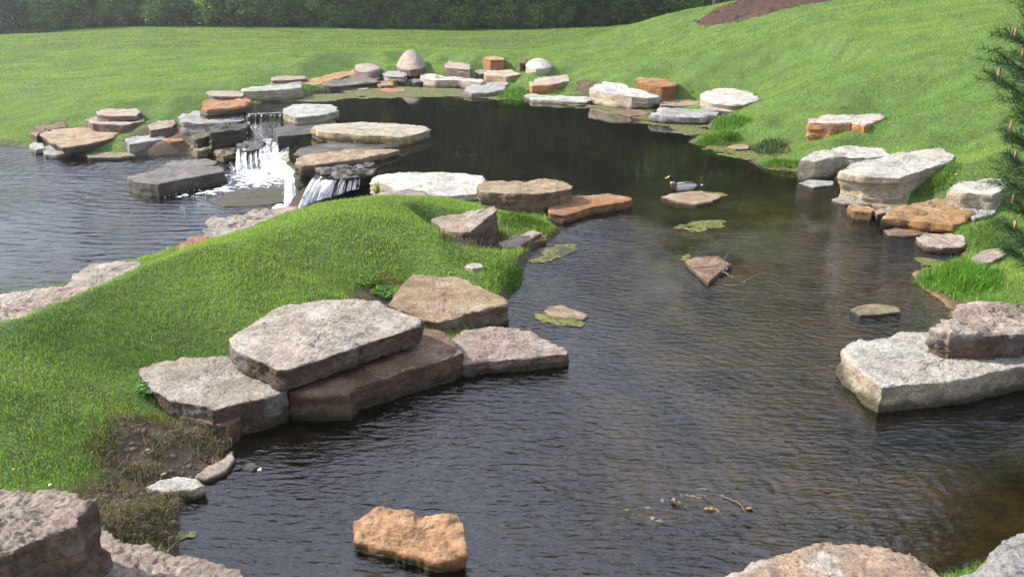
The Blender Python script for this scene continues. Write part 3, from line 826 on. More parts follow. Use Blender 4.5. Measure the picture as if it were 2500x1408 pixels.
rock('boulder', 'long curved pale stone at the back waterline below the pinkish lump',
     [(1022, 180), (1046, 180), (1062, 188), (1120, 187), (1182, 195), (1176, 201), (1120, 196), (1060, 196), (1034, 192)], front=(1060, 195, 213), zb=0.0, pal='white', rough=1.3)
rock('stone', 'cream ended block behind the slanted pale grey stone',
     [(1180, 178), (1192, 172), (1240, 171), (1272, 180), (1240, 187), (1190, 184)], front=(1186, 183, 201), zb=0.1, pal='cream', embed=0.2)
rock('stone', 'low pinkish stone left of the cream ended block',
     [(1157, 176), (1170, 170), (1205, 170), (1206, 177), (1170, 181)], front=(1165, 180, 188), zb=0.2, pal='pink', embed=0.2)
rock('boulder', 'pinkish white lump between the tall boulder and the small orange block',
     [(1086, 155), (1096, 149), (1130, 155), (1149, 158), (1148, 170), (1120, 168), (1088, 166)], front=(1110, 168, 188), zb=0.25, pal='pink', embed=0.2)
rock('boulder', 'small orange block standing in the lawn behind the pond',
     [(1178, 141), (1192, 137), (1232, 140), (1230, 146), (1196, 147)], front=(1192, 146, 168), pal='orange', embed=0.2)
rock('boulder', 'smooth round white boulder in the lawn behind the pond',
     [(1279, 158), (1290, 151), (1335, 150), (1355, 158), (1340, 166), (1300, 168)], front=(1310, 167, 176), pal='white', embed=0.2, rough=0.5, dome=0.26, bev=0.05, smooth=2)
rock('stone', 'small brown stone touching the left side of the round white boulder',
     [(1268, 150), (1275, 141), (1284, 143), (1284, 154), (1270, 156)], front=(1275, 155, 172), pal='brown', embed=0.2)
rock('boulder', 'tall pinkish boulder shaped like a blunt cone behind the pond',
     [(966, 154), (985, 145), (1020, 145), (1041, 154), (1036, 165), (1003, 170), (971, 165)], front=(1003, 169, 179), pal='pink', embed=0.2, rough=0.45, bev=0.06, dome=0.60, smooth=2)
rock('boulder', 'rounded pinkish boulder left of the tall cone shaped boulder',
     [(864, 161), (876, 154), (905, 153), (925, 160), (932, 169), (905, 174), (870, 172)], front=(890, 173, 186), pal='pink', flare=0.08, embed=0.2, rough=0.9, bev=0.08, dome=0.05, smooth=2)
rock('boulder', 'orange wedge with a long sloping top at the back left of the pond',
     [(736, 203), (760, 194), (800, 183), (865, 168), (868, 180), (830, 192), (785, 205), (740, 210)], front=(760, 208, 220), zb=0.02, pal='orange', embed=0.2)
rock('boulder', 'grey cracked rock mass below the rounded pinkish boulder',
     [(785, 207), (800, 192), (850, 182), (900, 182), (928, 188), (925, 200), (870, 206), (820, 210)], front=(850, 206, 219), zb=0.0, pal='wetgrey', rough=2.0)
rock('stone', 'low grey stone left of the tall cone shaped boulder',
     [(932, 180), (945, 173), (975, 174), (995, 182), (985, 188), (945, 187)], front=(960, 186, 192), pal='grey')
rock('stone', 'small ochre block sitting between the cracked rock mass and the long curved stone',
     [(937, 191), (950, 187), (985, 188), (990, 194), (960, 197)], front=(960, 196, 205), zb=0.08, pal='ochre')
rock('stone', 'small orange stone at the back waterline below the ochre block',
     [(912, 203), (925, 198), (955, 200), (963, 207), (930, 209)], front=(935, 208, 216), zb=0.0, pal='orange')
rock('stone', 'grey stone beneath the tall cone shaped boulder',
     [(986, 192), (1005, 185), (1030, 188), (1034, 199), (1010, 202)], front=(1010, 200, 209), zb=0.0, pal='wetgrey')
rock('stone', 'small flat stone at the algae edge below the cracked rock mass',
     [(866, 215), (880, 211), (900, 212), (900, 217), (880, 219)], z=0.04, zb=0.0, pal='pink')
rock('stone', 'small flat reddish stone lying in the algae at the back of the pond',
     [(925, 220), (940, 215), (962, 217), (988, 216), (990, 222), (955, 226)], z=0.03, zb=0.0, pal='rust')
rock('flat_stone', 'thin pinkish slab at the lawn edge behind the pale green slab',
     [(661, 191), (680, 186), (746, 186), (748, 192), (700, 196), (664, 197)], front=(690, 196, 203), zb=0.22, pal='pink', embed=0.2)
rock('stone', 'brown stone between the thin pinkish slab and the orange wedge',
     [(648, 206), (680, 198), (735, 196), (737, 205), (700, 211), (655, 212)], front=(690, 210, 217), zb=0.12, pal='pink', embed=0.2)
rock('flat_stone', 'thick pale green slab above the head of the waterfall',
     [(587, 217), (610, 212), (720, 205), (737, 207), (738, 214), (700, 218), (640, 221), (592, 223)], front=(640, 220, 246), zb=0.02, pal='green', embed=0.15)
# --- around the waterfalls
rock('boulder', 'greenish white block just right of the head of the waterfall',
     [(690, 260), (720, 256), (779, 254), (822, 261), (827, 270), (790, 281), (720, 286), (694, 277)], front=(700, 280, 304), zb=0.0, pal='green', embed=0.3)
rock('stone', 'small tan stone at the right end of the greenish white block',
     [(788, 286), (805, 278), (827, 279), (828, 286), (805, 291)], front=(808, 290, 294), zb=0.0, pal='tan')
rock('flat_stone', 'dark wet slab right of the upper fall',
     [(668, 318), (700, 303), (760, 297), (818, 294), (820, 302), (775, 312), (762, 326), (677, 334)], front=(700, 333, 352), zb=-0.15, pal='wet', wet=0.8, embed=0.5)
rock('flat_stone', 'long cream slab with an ochre end pointing right across the pond',
     [(758, 311), (785, 303), (893, 299), (990, 304), (1035, 308), (1056, 315), (987, 334), (905, 331), (814, 326), (775, 320)], front=(812, 326, 349), zb=0.0, pal='cream', embed=0.2)
rock('flat_stone', 'flat wet grey shelf below the long cream slab',
     [(716, 378), (735, 360), (780, 350), (900, 345), (985, 345), (975, 356), (900, 365), (760, 385)], z=0.015, zb=-0.1, pal='wetgrey', wet=0.7, rough=0.5)
rock('flat_stone', 'tan slab tapering right, between the two waterfalls',
     [(722, 388), (760, 376), (850, 366), (930, 362), (976, 366), (940, 376), (880, 388), (790, 400), (735, 405), (720, 398)], front=(735, 404, 420), zb=-0.02, pal='tan', embed=0.2)
rock('boulder', 'dark wet block under the tan slab between the white falls',
     [(716, 418), (735, 410), (772, 412), (780, 424), (750, 430), (722, 428)], front=(750, 428, 446), zb=-0.25, pal='wet', wet=0.8, embed=0.6)
rock('stone', 'wet brown stones row at the pond lip above the broad white fall',
     [(775, 414), (810, 402), (870, 397), (918, 396), (900, 408), (850, 418), (790, 424)], z=0.03, zb=-0.1, pal='wetgrey', wet=0.6, rough=2.2)
rock('stone', 'wet flat stone at the lip beside the long white slab',
     [(800, 426), (850, 416), (918, 412), (912, 424), (860, 434), (820, 436)], z=0.01, zb=-0.1, pal='wetgrey', wet=0.6, rough=1.6)
rock('flat_stone', 'wet grey ledge at the foot of the broad white fall beside the mound crest',
     [(740, 505), (780, 486), (850, 468), (905, 458), (930, 470), (880, 482), (800, 496), (750, 512)], z=-0.36, zb=ZL, cut=1.3, pal='wetgrey', wet=0.5)
rock('boulder', 'dark dripping rock in the middle of the upper fall',
     [(578, 355), (595, 344), (625, 341), (643, 350), (640, 362), (610, 368), (585, 366)], front=(610, 366, 408), zb=ZL, pal='wet', wet=0.9, rough=1.6, flare=-0.2)
rock('flat_stone', 'dark ledge that the upper fall pours over',
     [(598, 286), (610, 268), (690, 266), (695, 281), (650, 284), (606, 287)], z=-0.02, zb=-0.6, pal='wet', wet=0.9, rough=0.5)
rock('boulder', 'dark mossy wet rock left of the upper fall',
     [(505, 318), (530, 302), (575, 294), (603, 296), (604, 312), (560, 320), (515, 326)], front=(550, 322, 348), zb=-0.5, pal='wet', wet=0.7, rough=2.0, embed=0.4)
rock('stone', 'moss covered stone left of the dark mossy wet rock',
     [(460, 332), (480, 322), (510, 321), (512, 332), (480, 340)], front=(485, 339, 352), zb=-0.5, pal='moss', wet=0.5, rough=1.5, embed=0.3)
rock('boulder', 'lumpy yellowish wet rock beneath the moss covered stone',
     [(466, 356), (485, 345), (520, 345), (526, 358), (500, 366), (472, 366)], front=(495, 365, 389), zb=ZL, pal='wettan', wet=0.6, rough=2.2)
rock('boulder', 'wet tan rock in the spray left of the dripping rock',
     [(521, 368), (540, 358), (570, 360), (578, 372), (550, 379), (526, 378)], front=(548, 378, 396), zb=ZL, pal='wettan', wet=0.6, rough=2.2)
rock('boulder', 'dark rock behind the spray between the two falls',
     [(660, 346), (668, 339), (712, 342), (716, 352), (700, 357), (664, 357)], z=-0.26, zb=ZL, pal='wet', wet=0.9, rough=1.5)
rock('boulder', 'orange brown rounded boulder at the top of the left bank',
     [(487, 257), (500, 246), (560, 234), (596, 233), (612, 246), (600, 256), (560, 262), (500, 266)], front=(525, 265, 280), zb=0.0, pal='rust', rough=1.5, embed=0.3, bev=0.1)
rock('flat_stone', 'thin pink slab capping the orange brown boulder',
     [(500, 227), (515, 221), (585, 223), (598, 230), (590, 236), (520, 235)], front=(530, 234, 239), zb=0.22, pal='pink', embed=0.18)
rock('boulder', 'white and grey rock below the orange brown boulder',
     [(437, 286), (450, 275), (480, 270), (540, 275), (592, 280), (600, 292), (560, 298), (500, 302), (450, 300)], front=(490, 301, 314), zb=-0.3, pal='grey', rough=1.4, embed=0.4)
rock('flat_stone', 'dark reddish slab with a stepped top on the left bank',
     [(208, 292), (236, 283), (330, 281), (356, 289), (350, 297), (300, 305), (225, 302)], front=(260, 304, 318), zb=-0.45, pal='pink', embed=0.3)
rock('flat_stone', 'smaller reddish slab lying on the stepped slab of the left bank',
     [(236, 272), (246, 266), (335, 266), (345, 274), (330, 282), (270, 283), (238, 281)], front=(280, 282, 291), zb=-0.22, pal='pink', embed=0.05)
rock('flat_stone', 'wide tan slab overhanging the lower pond at the far left',
     [(95, 328), (128, 315), (205, 310), (277, 317), (291, 324), (270, 338), (205, 354), (150, 360), (122, 347)], front=(205, 353, 374), zb=-0.75, pal='tan', flare=-0.12, embed=0.02)
rock('stone', 'reddish block at the far left end of the bank',
     [(70, 324), (97, 304), (155, 300), (166, 307), (120, 317), (88, 333)], front=(88, 332, 345), pal='brown', embed=0.3)
rock('stone', 'pale greenish stone under the left tip of the wide tan slab',
     [(70, 354), (85, 344), (105, 350), (108, 362), (85, 366)], front=(88, 365, 378), zb=ZL, pal='green')
rock('stone', 'grey white stone at the waterline under the wide tan slab',
     [(102, 366), (115, 354), (160, 360), (172, 372), (140, 378), (108, 376)], front=(130, 378, 388), zb=ZL, pal='grey')
rock('flat_stone', 'thin brown slab at the waterline right of the wide tan slab',
     [(210, 378), (240, 371), (320, 373), (330, 379), (290, 384), (215, 384)], front=(260, 384, 391), zb=ZL, pal='wettan')
rock('stone', 'pink block on the dirt slope of the left bank',
     [(361, 308), (385, 296), (425, 292), (429, 301), (420, 310), (368, 318)], front=(395, 315, 328), pal='pink', embed=0.25)
rock('stone', 'pale grey block below the pink block on the left bank',
     [(305, 340), (330, 330), (400, 327), (404, 336), (370, 345), (312, 352)], front=(335, 350, 366), pal='grey', embed=0.3)
rock('stone', 'small orange stone right of the pale grey block on the left bank',
     [(392, 341), (410, 337), (446, 337), (448, 343), (415, 346)], front=(415, 345, 352), pal='rust', embed=0.2)
rock('flat_stone', 'dark square cornered slab standing in the lower pond',
     [(309, 432), (345, 420), (409, 405), (535, 405), (552, 417), (470, 432), (385, 449), (358, 447), (320, 441)], front=(385, 448, 480), zb=ZL, pal='wetgrey', wet=0.3, flare=0.02)
rock('flat_stone', 'grey flat stone awash behind the dark slab in the lower pond',
     [(390, 404), (420, 391), (500, 388), (533, 394), (520, 404), (450, 410)], z=ZL + 0.04, zb=ZL - 0.1, pal='wetgrey', wet=0.5)
rock('flat_stone', 'brown shelf just under the foam below the falls',
     [(512, 492), (560, 468), (640, 458), (700, 462), (705, 492), (620, 502), (540, 504)], z=ZL + 0.02, zb=ZL - 0.1, pal='wettan', wet=0.7, rough=0.6)
rock('boulder', 'long rough grey rock at the mound back below the falls',
     [(490, 562), (505, 542), (560, 522), (620, 512), (700, 507), (735, 512), (700, 530), (600, 562), (530, 580), (496, 578)], z=-0.42, zb=ZL, cut=1.3, pal='slab', rough=1.6)
rock('stone', 'reddish stone peeping over the mound crest below the long rough grey rock',
     [(436, 600), (460, 582), (492, 574), (520, 580), (500, 610), (440, 625)], z=-0.42, zb=ZL, cut=1.3, pal='rust')
rock('flat_stone', 'whitish flat rock at the lower pond behind the mound crest',
     [(150, 700), (190, 660), (230, 642), (300, 637), (345, 640), (330, 665), (200, 720)], z=-0.35, zb=ZL, cut=1.3, pal='slab', rough=1.4)
rock('flat_stone', 'large flat pink rock at the left edge beside the lower pond',
     [(-200, 760), (-60, 728), (60, 708), (150, 698), (215, 700), (190, 740), (60, 790), (-200, 860)], z=-0.25, zb=ZL, cut=1.3, pal='pink', rough=1.4)
# the ground is cut away where a stone lies in it, and climbs again behind it
for (q, zt, (rc, rco), cut) in ROCK_POLYS:
    lo, hi = q.min(0) - 2.6, q.max(0) + 2.6
    i0, i1 = np.searchsorted(XS, [lo[0], hi[0]]); j0, j1 = np.searchsorted(YS, [lo[1], hi[1]])
    sub = np.s_[j0:j1, i0:i1]
    PP = np.c_[GX[sub].ravel(), GY[sub].ravel()]
    if len(PP) == 0: continue
    ds = sdf(PP, q)
    cell = 0.08 + max(0, rc[1] - 8) * 0.008
    top = rco[0] + np.clip((PP - rc) @ rco[1:], -0.3, 0.3)
    cap = top - 0.05 + np.maximum(0, ds - cell * 0.8) * cut
    GZ[sub] = np.minimum(GZ[sub], cap.reshape(GZ[sub].shape))
near = (np.abs(GP[:, 0]) < 25) & (GP[:, 1] < 50)
gc = np.tile(np.array([0.055, 0.095, 0.02]), (len(GP), 1))
gc[near] = ground_colors(GP[near])
gm, gnt, gnd, glk = new_mat('soil_and_turf')
_o = N(gnt, 'ShaderNodeOutputMaterial'); _b = N(gnt, 'ShaderNodeBsdfPrincipled', Roughness=0.95)
_a = N(gnt, 'ShaderNodeAttribute', attribute_name='albedo')
_g = N(gnt, 'ShaderNodeNewGeometry')
_n = N(gnt, 'ShaderNodeTexNoise', Scale=14.0, Detail=8.0, Roughness=0.75)
glk.new(_g.outputs['Position'], _n.inputs['Vector'])
_c = mixcol(gnt, 'MULTIPLY', 1.0, _a.outputs['Color'], ramp(gnt, _n.outputs['Fac'], [(0.3, (0.5, 0.5, 0.5)), (0.7, (1.5, 1.45, 1.4))]))
glk.new(_c, _b.inputs['Base Color'])
_bp = N(gnt, 'ShaderNodeBump', Strength=0.9, Distance=0.05)
glk.new(_n.outputs['Fac'], _bp.inputs['Height']); glk.new(_bp.outputs[0], _b.inputs['Normal'])
glk.new(_b.outputs[0], _o.inputs[0])
ground = add_obj('ground', np_mesh('ground', np.c_[GP, GZ.ravel()], [grid_faces(len(YS), len(XS))], colors=gc), gm)
tag(ground, kind='structure')

# ------------------------------------------------------------------ waterfalls and foam
def mat_fall(name, lo, hi, stretch=(9, 9, 1.2)):
    m, nt, nd, lk = new_mat(name)
    out = N(nt, 'ShaderNodeOutputMaterial')
    geo = N(nt, 'ShaderNodeNewGeometry')
    mp = N(nt, 'ShaderNodeMapping'); mp.inputs['Scale'].default_value = stretch
    lk.new(geo.outputs['Position'], mp.inputs[0])
    t = N(nt, 'ShaderNodeTexNoise', Scale=1.6, Detail=5.0, Roughness=0.65); lk.new(mp.outputs[0], t.inputs['Vector'])
    mr = N(nt, 'ShaderNodeMapRange', interpolation_type='SMOOTHSTEP'); lk.new(t.outputs['Fac'], mr.inputs[0])
    mr.inputs[1].default_value = lo; mr.inputs[2].default_value = hi
    df = N(nt, 'ShaderNodeBsdfPrincipled', Roughness=0.5); df.inputs['Base Color'].default_value = (0.82, 0.84, 0.86, 1)
    gl = N(nt, 'ShaderNodeBsdfGlossy', Roughness=0.08)
    tr = N(nt, 'ShaderNodeBsdfTransparent'); tr.inputs['Color'].default_value = (0.75, 0.78, 0.8, 1)
    bp = N(nt, 'ShaderNodeBump', Strength=0.6, Distance=0.05); lk.new(t.outputs['Fac'], bp.inputs['Height'])
    lk.new(bp.outputs[0], gl.inputs['Normal']); lk.new(bp.outputs[0], df.inputs['Normal'])
    m1 = N(nt, 'ShaderNodeMixShader'); m1.inputs[0].default_value = 0.22
    lk.new(tr.outputs[0], m1.inputs[1]); lk.new(gl.outputs[0], m1.inputs[2])
    m2 = N(nt, 'ShaderNodeMixShader')
    lk.new(mr.outputs[0], m2.inputs[0]); lk.new(m1.outputs[0], m2.inputs[1]); lk.new(df.outputs[0], m2.inputs[2])
    lk.new(m2.outputs[0], out.inputs[0])
    return m
FALL_CLEAR = mat_fall('falling_water_clear', 0.45, 0.66, (9, 9, 0.5))
FALL_WHITE = mat_fall('falling_water_white', 0.40, 0.66, (10, 10, 1.6))
FALL_BRIGHT = mat_fall('falling_water_bright', 0.22, 0.50, (9, 9, 1.6))
FOAM = mat_simple('foam_white', (0.8, 0.82, 0.84), 0.6, 0.12, 30)
def interp_line(pts, n):
    pts = np.array(pts, float)
    s = np.r_[0, np.cumsum(np.linalg.norm(np.diff(pts[:, :2], axis=0), axis=1))]
    q = np.linspace(0, s[-1], n)
    return np.stack([np.interp(q, s, pts[:, k]) for k in range(pts.shape[1])], 1)
def fall_mesh(lip, zl, bot, zb, nu=34, nv=22, lump=0.05, thick=0.05, back=0.18, power=1.8):
    L = interp_line([onz(*p, zl) for p in lip], nu)
    Bt = interp_line([onz(*p, zb) for p in bot], nu)
    rows = []
    away = L - np.array([0, 0, CAM_H]); away[:, 2] = 0; away /= np.linalg.norm(away, axis=1)[:, None]
    bk = L + away * back; bk[:, 2] += 0.004
    rows.append(bk)
    for t in np.linspace(0, 1, nv):
        P = L * (1 - t) + Bt * t
        P[:, 2] = zl + (zb - zl) * t ** power
        rows.append(P)
    V = np.concatenate(rows)
    tt = np.repeat(np.r_[0, np.linspace(0, 1, nv)], nu)
    d = np.tile(-away, (nv + 1, 1))
    n = fbm(V * np.array([9, 9, 2.5]), 4)
    front = V + d * (lump * (0.3 + tt) * (n + 0.4))[:, None]
    backv = V - d * thick
    F = grid_faces(nv + 1, nu)
    m = len(V)
    edge = []
    idx = np.arange(m).reshape(nv + 1, nu)
    ring = np.concatenate([idx[0], idx[1:, -1], idx[-1, -2::-1], idx[-2:0:-1, 0]])
    edge = np.stack([ring, np.roll(ring, -1), np.roll(ring, -1) + m, ring + m], 1)
    return np.concatenate([front, backv]), np.concatenate([F, F[:, ::-1] + m, edge])
def fall_part(name, parent, mat, *a, **k):
    V, F = fall_mesh(*a, **k)
    base = np.array(parent.location)
    return add_obj(name, np_mesh(name, V - base, [F]), mat, parent)
def empty(name, loc):
    o = bpy.data.objects.new(name, None); COL.objects.link(o); o.location = loc; o.empty_display_size = 0.2
    return o
def strands(parent, mat, la, lb, za, ba, bb, zb, n, seed, lump=0.07, power=1.6):
    rr = random.Random(seed)
    for k in range(n):
        f = (k + rr.uniform(-.25, .25)) / max(n - 1, 1); w = rr.uniform(0.4, 1.3) / n
        l0 = [la[i] + (lb[i] - la[i]) * (f - w / 2) for i in (0, 1)]; l1 = [la[i] + (lb[i] - la[i]) * (f + w / 2) for i in (0, 1)]
        g = f + rr.uniform(-.06, .06)
        b0 = [ba[i] + (bb[i] - ba[i]) * (g - w * 0.7) for i in (0, 1)]; b1 = [ba[i] + (bb[i] - ba[i]) * (g + w * 0.7) for i in (0, 1)]
        fall_part('water_strand', parent, mat, [l0, l1], za + rr.uniform(-.02, .02), [b0, b1], zb + rr.uniform(-.05, .03), nu=6, nv=18, lump=lump, thick=0.03, back=0.12, power=power)
w1 = tag(empty('waterfall', onz(640, 415, ZL)), 'upper waterfall: dark glassy curtain breaking into white spray over a rock', 'waterfall')
fall_part('water_curtain', w1, FALL_CLEAR, [(606, 280), (650, 278), (691, 276)], 0.0, [(603, 342), (640, 342), (688, 338)], -0.62, lump=0.03)
for xa, xb in ((606, 610), (624, 625), (637, 640), (660, 662), (670, 671), (682, 687)):
    fall_part('water_strand', w1, FALL_WHITE, [(xa, 281), (xb, 281)], 0.02, [(xa - 4, 340), (xb + 2, 340)], -0.62, nu=5, lump=0.05, thick=0.02, back=0.05)
fall_part('water_sheet', w1, FALL_WHITE, [(606, 342), (650, 340), (670, 343)], -0.60, [(575, 414), (620, 420), (668, 416)], ZL, lump=0.05, back=0.2)
fall_part('water_sheet', w1, FALL_WHITE, [(640, 342), (662, 341)], -0.56, [(642, 412), (672, 416)], ZL, lump=0.045, nu=12, back=0.2)
fall_part('water_sheet', w1, FALL_WHITE, [(664, 350), (706, 352)], -0.20, [(664, 432), (708, 440)], ZL, lump=0.045, nu=22, back=0.3)
fall_part('water_strand', w1, FALL_WHITE, [(528, 326), (531, 326)], -0.45, [(527, 350), (531, 350)], -0.7, nu=5, lump=0.03, thick=0.02, back=0.05)
for xa, xw in ((580, 4), (592, 9), (611, 3), (621, 6), (634, 7)):
    fall_part('water_strand', w1, FALL_WHITE, [(xa, 364 + xw % 3), (xa + xw, 366)], -0.43, [(xa - 6, 414), (xa + xw + 3, 417)], ZL, nu=6, lump=0.04, thick=0.02, back=0.1)
fall_part('water_sheet', w1, FALL_WHITE, [(641, 362), (664, 360)], -0.42, [(640, 420), (672, 424)], ZL, nu=14, lump=0.05, back=0.3)
w2 = tag(empty('waterfall', onz(740, 500, ZL)), 'lower waterfall: broad bright white fall beside the mound crest', 'waterfall')
fall_part('water_sheet', w2, FALL_BRIGHT, [(702, 398), (712, 402), (722, 412)], -0.02, [(693, 505), (706, 508), (722, 508)], ZL, lump=0.045, nu=16, back=0.25)
fall_part('water_sheet', w2, FALL_BRIGHT, [(722, 446), (752, 444)], -0.32, [(716, 506), (745, 504)], ZL, lump=0.04, nu=16, back=0.2)
strands(w2, FALL_BRIGHT, (772, 430), (802, 440), -0.01, (732, 505), (778, 488), -0.34, 9, 1)
strands(w2, FALL_BRIGHT, (806, 441), (838, 440), -0.02, (780, 488), (830, 473), -0.28, 8, 2)
strands(w2, FALL_BRIGHT, (844, 438), (878, 432), -0.02, (832, 472), (872, 460), -0.20, 7, 3)

def patch_mesh(poly, z, step, thr, seed, relief=0.01, feather=0.3, nsc=2.0, biggest=False):
    lo, hi = poly.min(0), poly.max(0)
    xs = np.arange(lo[0], hi[0] + step, step); ys = np.arange(lo[1], hi[1] + step, step)
    X, Y = np.meshgrid(xs, ys)
    P = np.c_[X.ravel(), Y.ravel()] + rng.normal(size=(X.size, 2)) * step * 0.22
    s = -sdf(P, poly) / feather
    n = fbm(np.c_[P * nsc, np.full(len(P), seed)], 5, 0.6)
    v = np.clip(s, -1, 1) + n * 0.9 + 0.5 * fbm(np.c_[P * nsc * 4.3, np.full(len(P), seed + 5)], 3)
    F = grid_faces(len(ys), len(xs))
    keep = v[F].mean(1) > thr
    F = F[keep]
    if biggest:
        lab = np.arange(len(P))
        while True:
            m = lab[F].min(1); new = lab.copy()
            for q in range(4): np.minimum.at(new, F[:, q], m)
            if (new == lab).all(): break
            lab = new
        ids, cnt = np.unique(lab[F[:, 0]], return_counts=True)
        F = F[lab[F[:, 0]] == ids[cnt.argmax()]]
    used = np.unique(F)
    mp = np.full(len(P), -1); mp[used] = np.arange(len(used))
    zz = z + relief * np.maximum(0, v - thr + 0.15) * (0.5 + np.abs(fbm(np.c_[P * 14, np.full(len(P), seed)], 2)))
    return np.c_[P, zz][used], mp[F], n[used]
def wpoly(pts, z): return np.array([onz(*p, z)[:2] for p in pts])
fp = []
V, F, n = patch_mesh(wpoly([(548, 432), (575, 404), (640, 398), (705, 420), (712, 448), (640, 462), (560, 460)], ZL), ZL + 0.006, 0.03, 0.42, 3.0, relief=0.02, feather=0.9, nsc=7)
fp.append((V, F))
V, F, n = patch_mesh(wpoly([(420, 485), (520, 458), (560, 446), (600, 458), (560, 470), (470, 482)], ZL), ZL + 0.006, 0.035, 0.45, 5.0, relief=0.015, feather=0.6, nsc=5)
fp.append((V, F))
V, F, n = patch_mesh(wpoly([(660, 512), (690, 490), (745, 492), (735, 512), (690, 520)], ZL), ZL + 0.006, 0.03, 0.1, 6.0, relief=0.02, feather=0.3, nsc=5)
fp.append((V, F))
# loose drops and bubbles thrown out by the falls
ico_v = np.array([(0, 0, 1), (.89, 0, .45), (.28, .85, .45), (-.72, .53, .45), (-.72, -.53, .45), (.28, -.85, .45), (.72, .53, -.45), (-.28, .85, -.45), (-.89, 0, -.45), (-.28, -.85, -.45), (.72, -.53, -.45), (0, 0, -1)])
ico_f = np.array([(0, 1, 2), (0, 2, 3), (0, 3, 4), (0, 4, 5), (0, 5, 1), (1, 6, 2), (2, 7, 3), (3, 8, 4), (4, 9, 5), (5, 10, 1), (6, 7, 2), (7, 8, 3), (8, 9, 4), (9, 10, 5), (10, 6, 1), (11, 7, 6), (11, 8, 7), (11, 9, 8), (11, 10, 9), (11, 6, 10)])
def drops(px0, px1, py0, py1, n, up, r):
    for k in range(n):
        p = onz(rng.uniform(px0, px1), rng.uniform(py0, py1), ZL)
        p[2] += abs(rng.normal()) * up
        s = r * rng.uniform(0.4, 1.3)
        fp.append((ico_v * np.array([s, s, s * 0.8]) + p, ico_f))
drops(560, 705, 405, 455, 420, 0.06, 0.014)
drops(570, 665, 345, 415, 120, 0.25, 0.010)
drops(690, 800, 470, 508, 160, 0.10, 0.016)
drops(400, 560, 462, 484, 60, 0.0, 0.012)
V, F = merge(fp)
tag(add_obj('foam', np_mesh('foam', V, F), FOAM), 'white foam and bubbles churned up at the foot of the falls', 'foam', kind='stuff')

# ------------------------------------------------------------------ algae
def mat_algae():
    m, nt, nd, lk = new_mat('algae_scum')
    out = N(nt, 'ShaderNodeOutputMaterial'); bs = N(nt, 'ShaderNodeBsdfPrincipled', Roughness=0.6)
    geo = N(nt, 'ShaderNodeNewGeometry')
    n1 = N(nt, 'ShaderNodeTexNoise', Scale=5.0, Detail=7.0, Roughness=0.7); lk.new(geo.outputs['Position'], n1.inputs['Vector'])
    c = ramp(nt, n1.outputs['Fac'], [(0.3, (0.05, 0.055, 0.012)), (0.5, (0.13, 0.135, 0.025)), (0.72, (0.19, 0.19, 0.04))])
    lk.new(c, bs.inputs['Base Color'])
    bp = N(nt, 'ShaderNodeBump', Strength=0.5, Distance=0.02); lk.new(n1.outputs['Fac'], bp.inputs['Height']); lk.new(bp.outputs[0], bs.inputs['Normal'])
    n2 = N(nt, 'ShaderNodeTexNoise', Scale=16.0, Detail=5.0, Roughness=0.7); lk.new(geo.outputs['Position'], n2.inputs['Vector'])
    mr = N(nt, 'ShaderNodeMapRange'); lk.new(n2.outputs['Fac'], mr.inputs[0]); mr.inputs[1].default_value = 0.43; mr.inputs[2].default_value = 0.56; mr.inputs[3].default_value = 0.5
    tr = N(nt, 'ShaderNodeBsdfTransparent'); mx = N(nt, 'ShaderNodeMixShader')
    lk.new(mr.outputs[0], mx.inputs[0]); lk.new(tr.outputs[0], mx.inputs[1]); lk.new(bs.outputs[0], mx.inputs[2])
    lk.new(mx.outputs[0], out.inputs[0])
    return m
ALGAE = mat_algae()
def algae(label, pts, step, thr=0.25, feather=0.35, seed=1.0, nsc=2.0):
    poly = wpoly(pts, 0.0)
    V, F, n = patch_mesh(poly, 0.006, step, thr, seed, relief=0.012, feather=feather, nsc=nsc, biggest=True)
    c = np.array([V[:, 0].mean(), V[:, 1].mean(), 0.0])
    return tag(add_obj('algae_mat', np_mesh('algae_mat', V - c, [F]), ALGAE, loc=c), label, 'algae')
algae('long yellow green algae mat along the far back edge of the pond', [(690, 247), (740, 238), (850, 221), (1000, 210), (1130, 218), (1240, 232), (1300, 240), (1290, 247), (1130, 240), (1000, 238), (870, 242), (760, 250)], 0.12, 0.15, 0.5, 1.0, 0.8)
algae('algae mat around the big white block and the long low grey stone', [(1290, 243), (1440, 250), (1500, 258), (1600, 255), (1610, 285), (1650, 300), (1745, 300), (1735, 322), (1690, 332), (1640, 320), (1560, 297), (1500, 277), (1400, 260)], 0.09, 0.2, 0.5, 2.0, 1.0)
algae('narrow algae mat along the grassy right shore', [(1676, 346), (1730, 350), (1800, 360), (1885, 376), (1910, 380), (1838, 404), (1790, 388), (1720, 364)], 0.06, 0.15, 0.4, 3.0, 1.5)
algae('pale algae fringe left of the white block with a cream left face', [(1835, 402), (1880, 408), (1950, 424), (1955, 436), (1900, 420)], 0.04, 0.2, 0.15, 4.0, 2.0)
algae('bright green algae patch floating alone below the duck', [(1625, 562), (1660, 546), (1720, 540), (1765, 532), (1781, 540), (1762, 556), (1710, 568), (1660, 563)], 0.025, 0.22, 0.14, 5.0, 3.0)
algae('algae skirt around the small tan midstream stone', [(1305, 768), (1330, 750), (1380, 760), (1442, 776), (1420, 798), (1370, 804), (1325, 792)], 0.02, 0.25, 0.12, 6.0, 4.0)
algae('algae tuft on the left side of the brown three cornered stone', [(1658, 630), (1680, 618), (1710, 660), (1715, 685), (1690, 665)], 0.02, 0.2, 0.08, 7.0, 4.0)
algae('algae strip under the lumpy grey pink stone at the right bank', [(2225, 632), (2260, 625), (2320, 645), (2300, 656), (2250, 650)], 0.02, 0.25, 0.1, 8.0, 4.0)
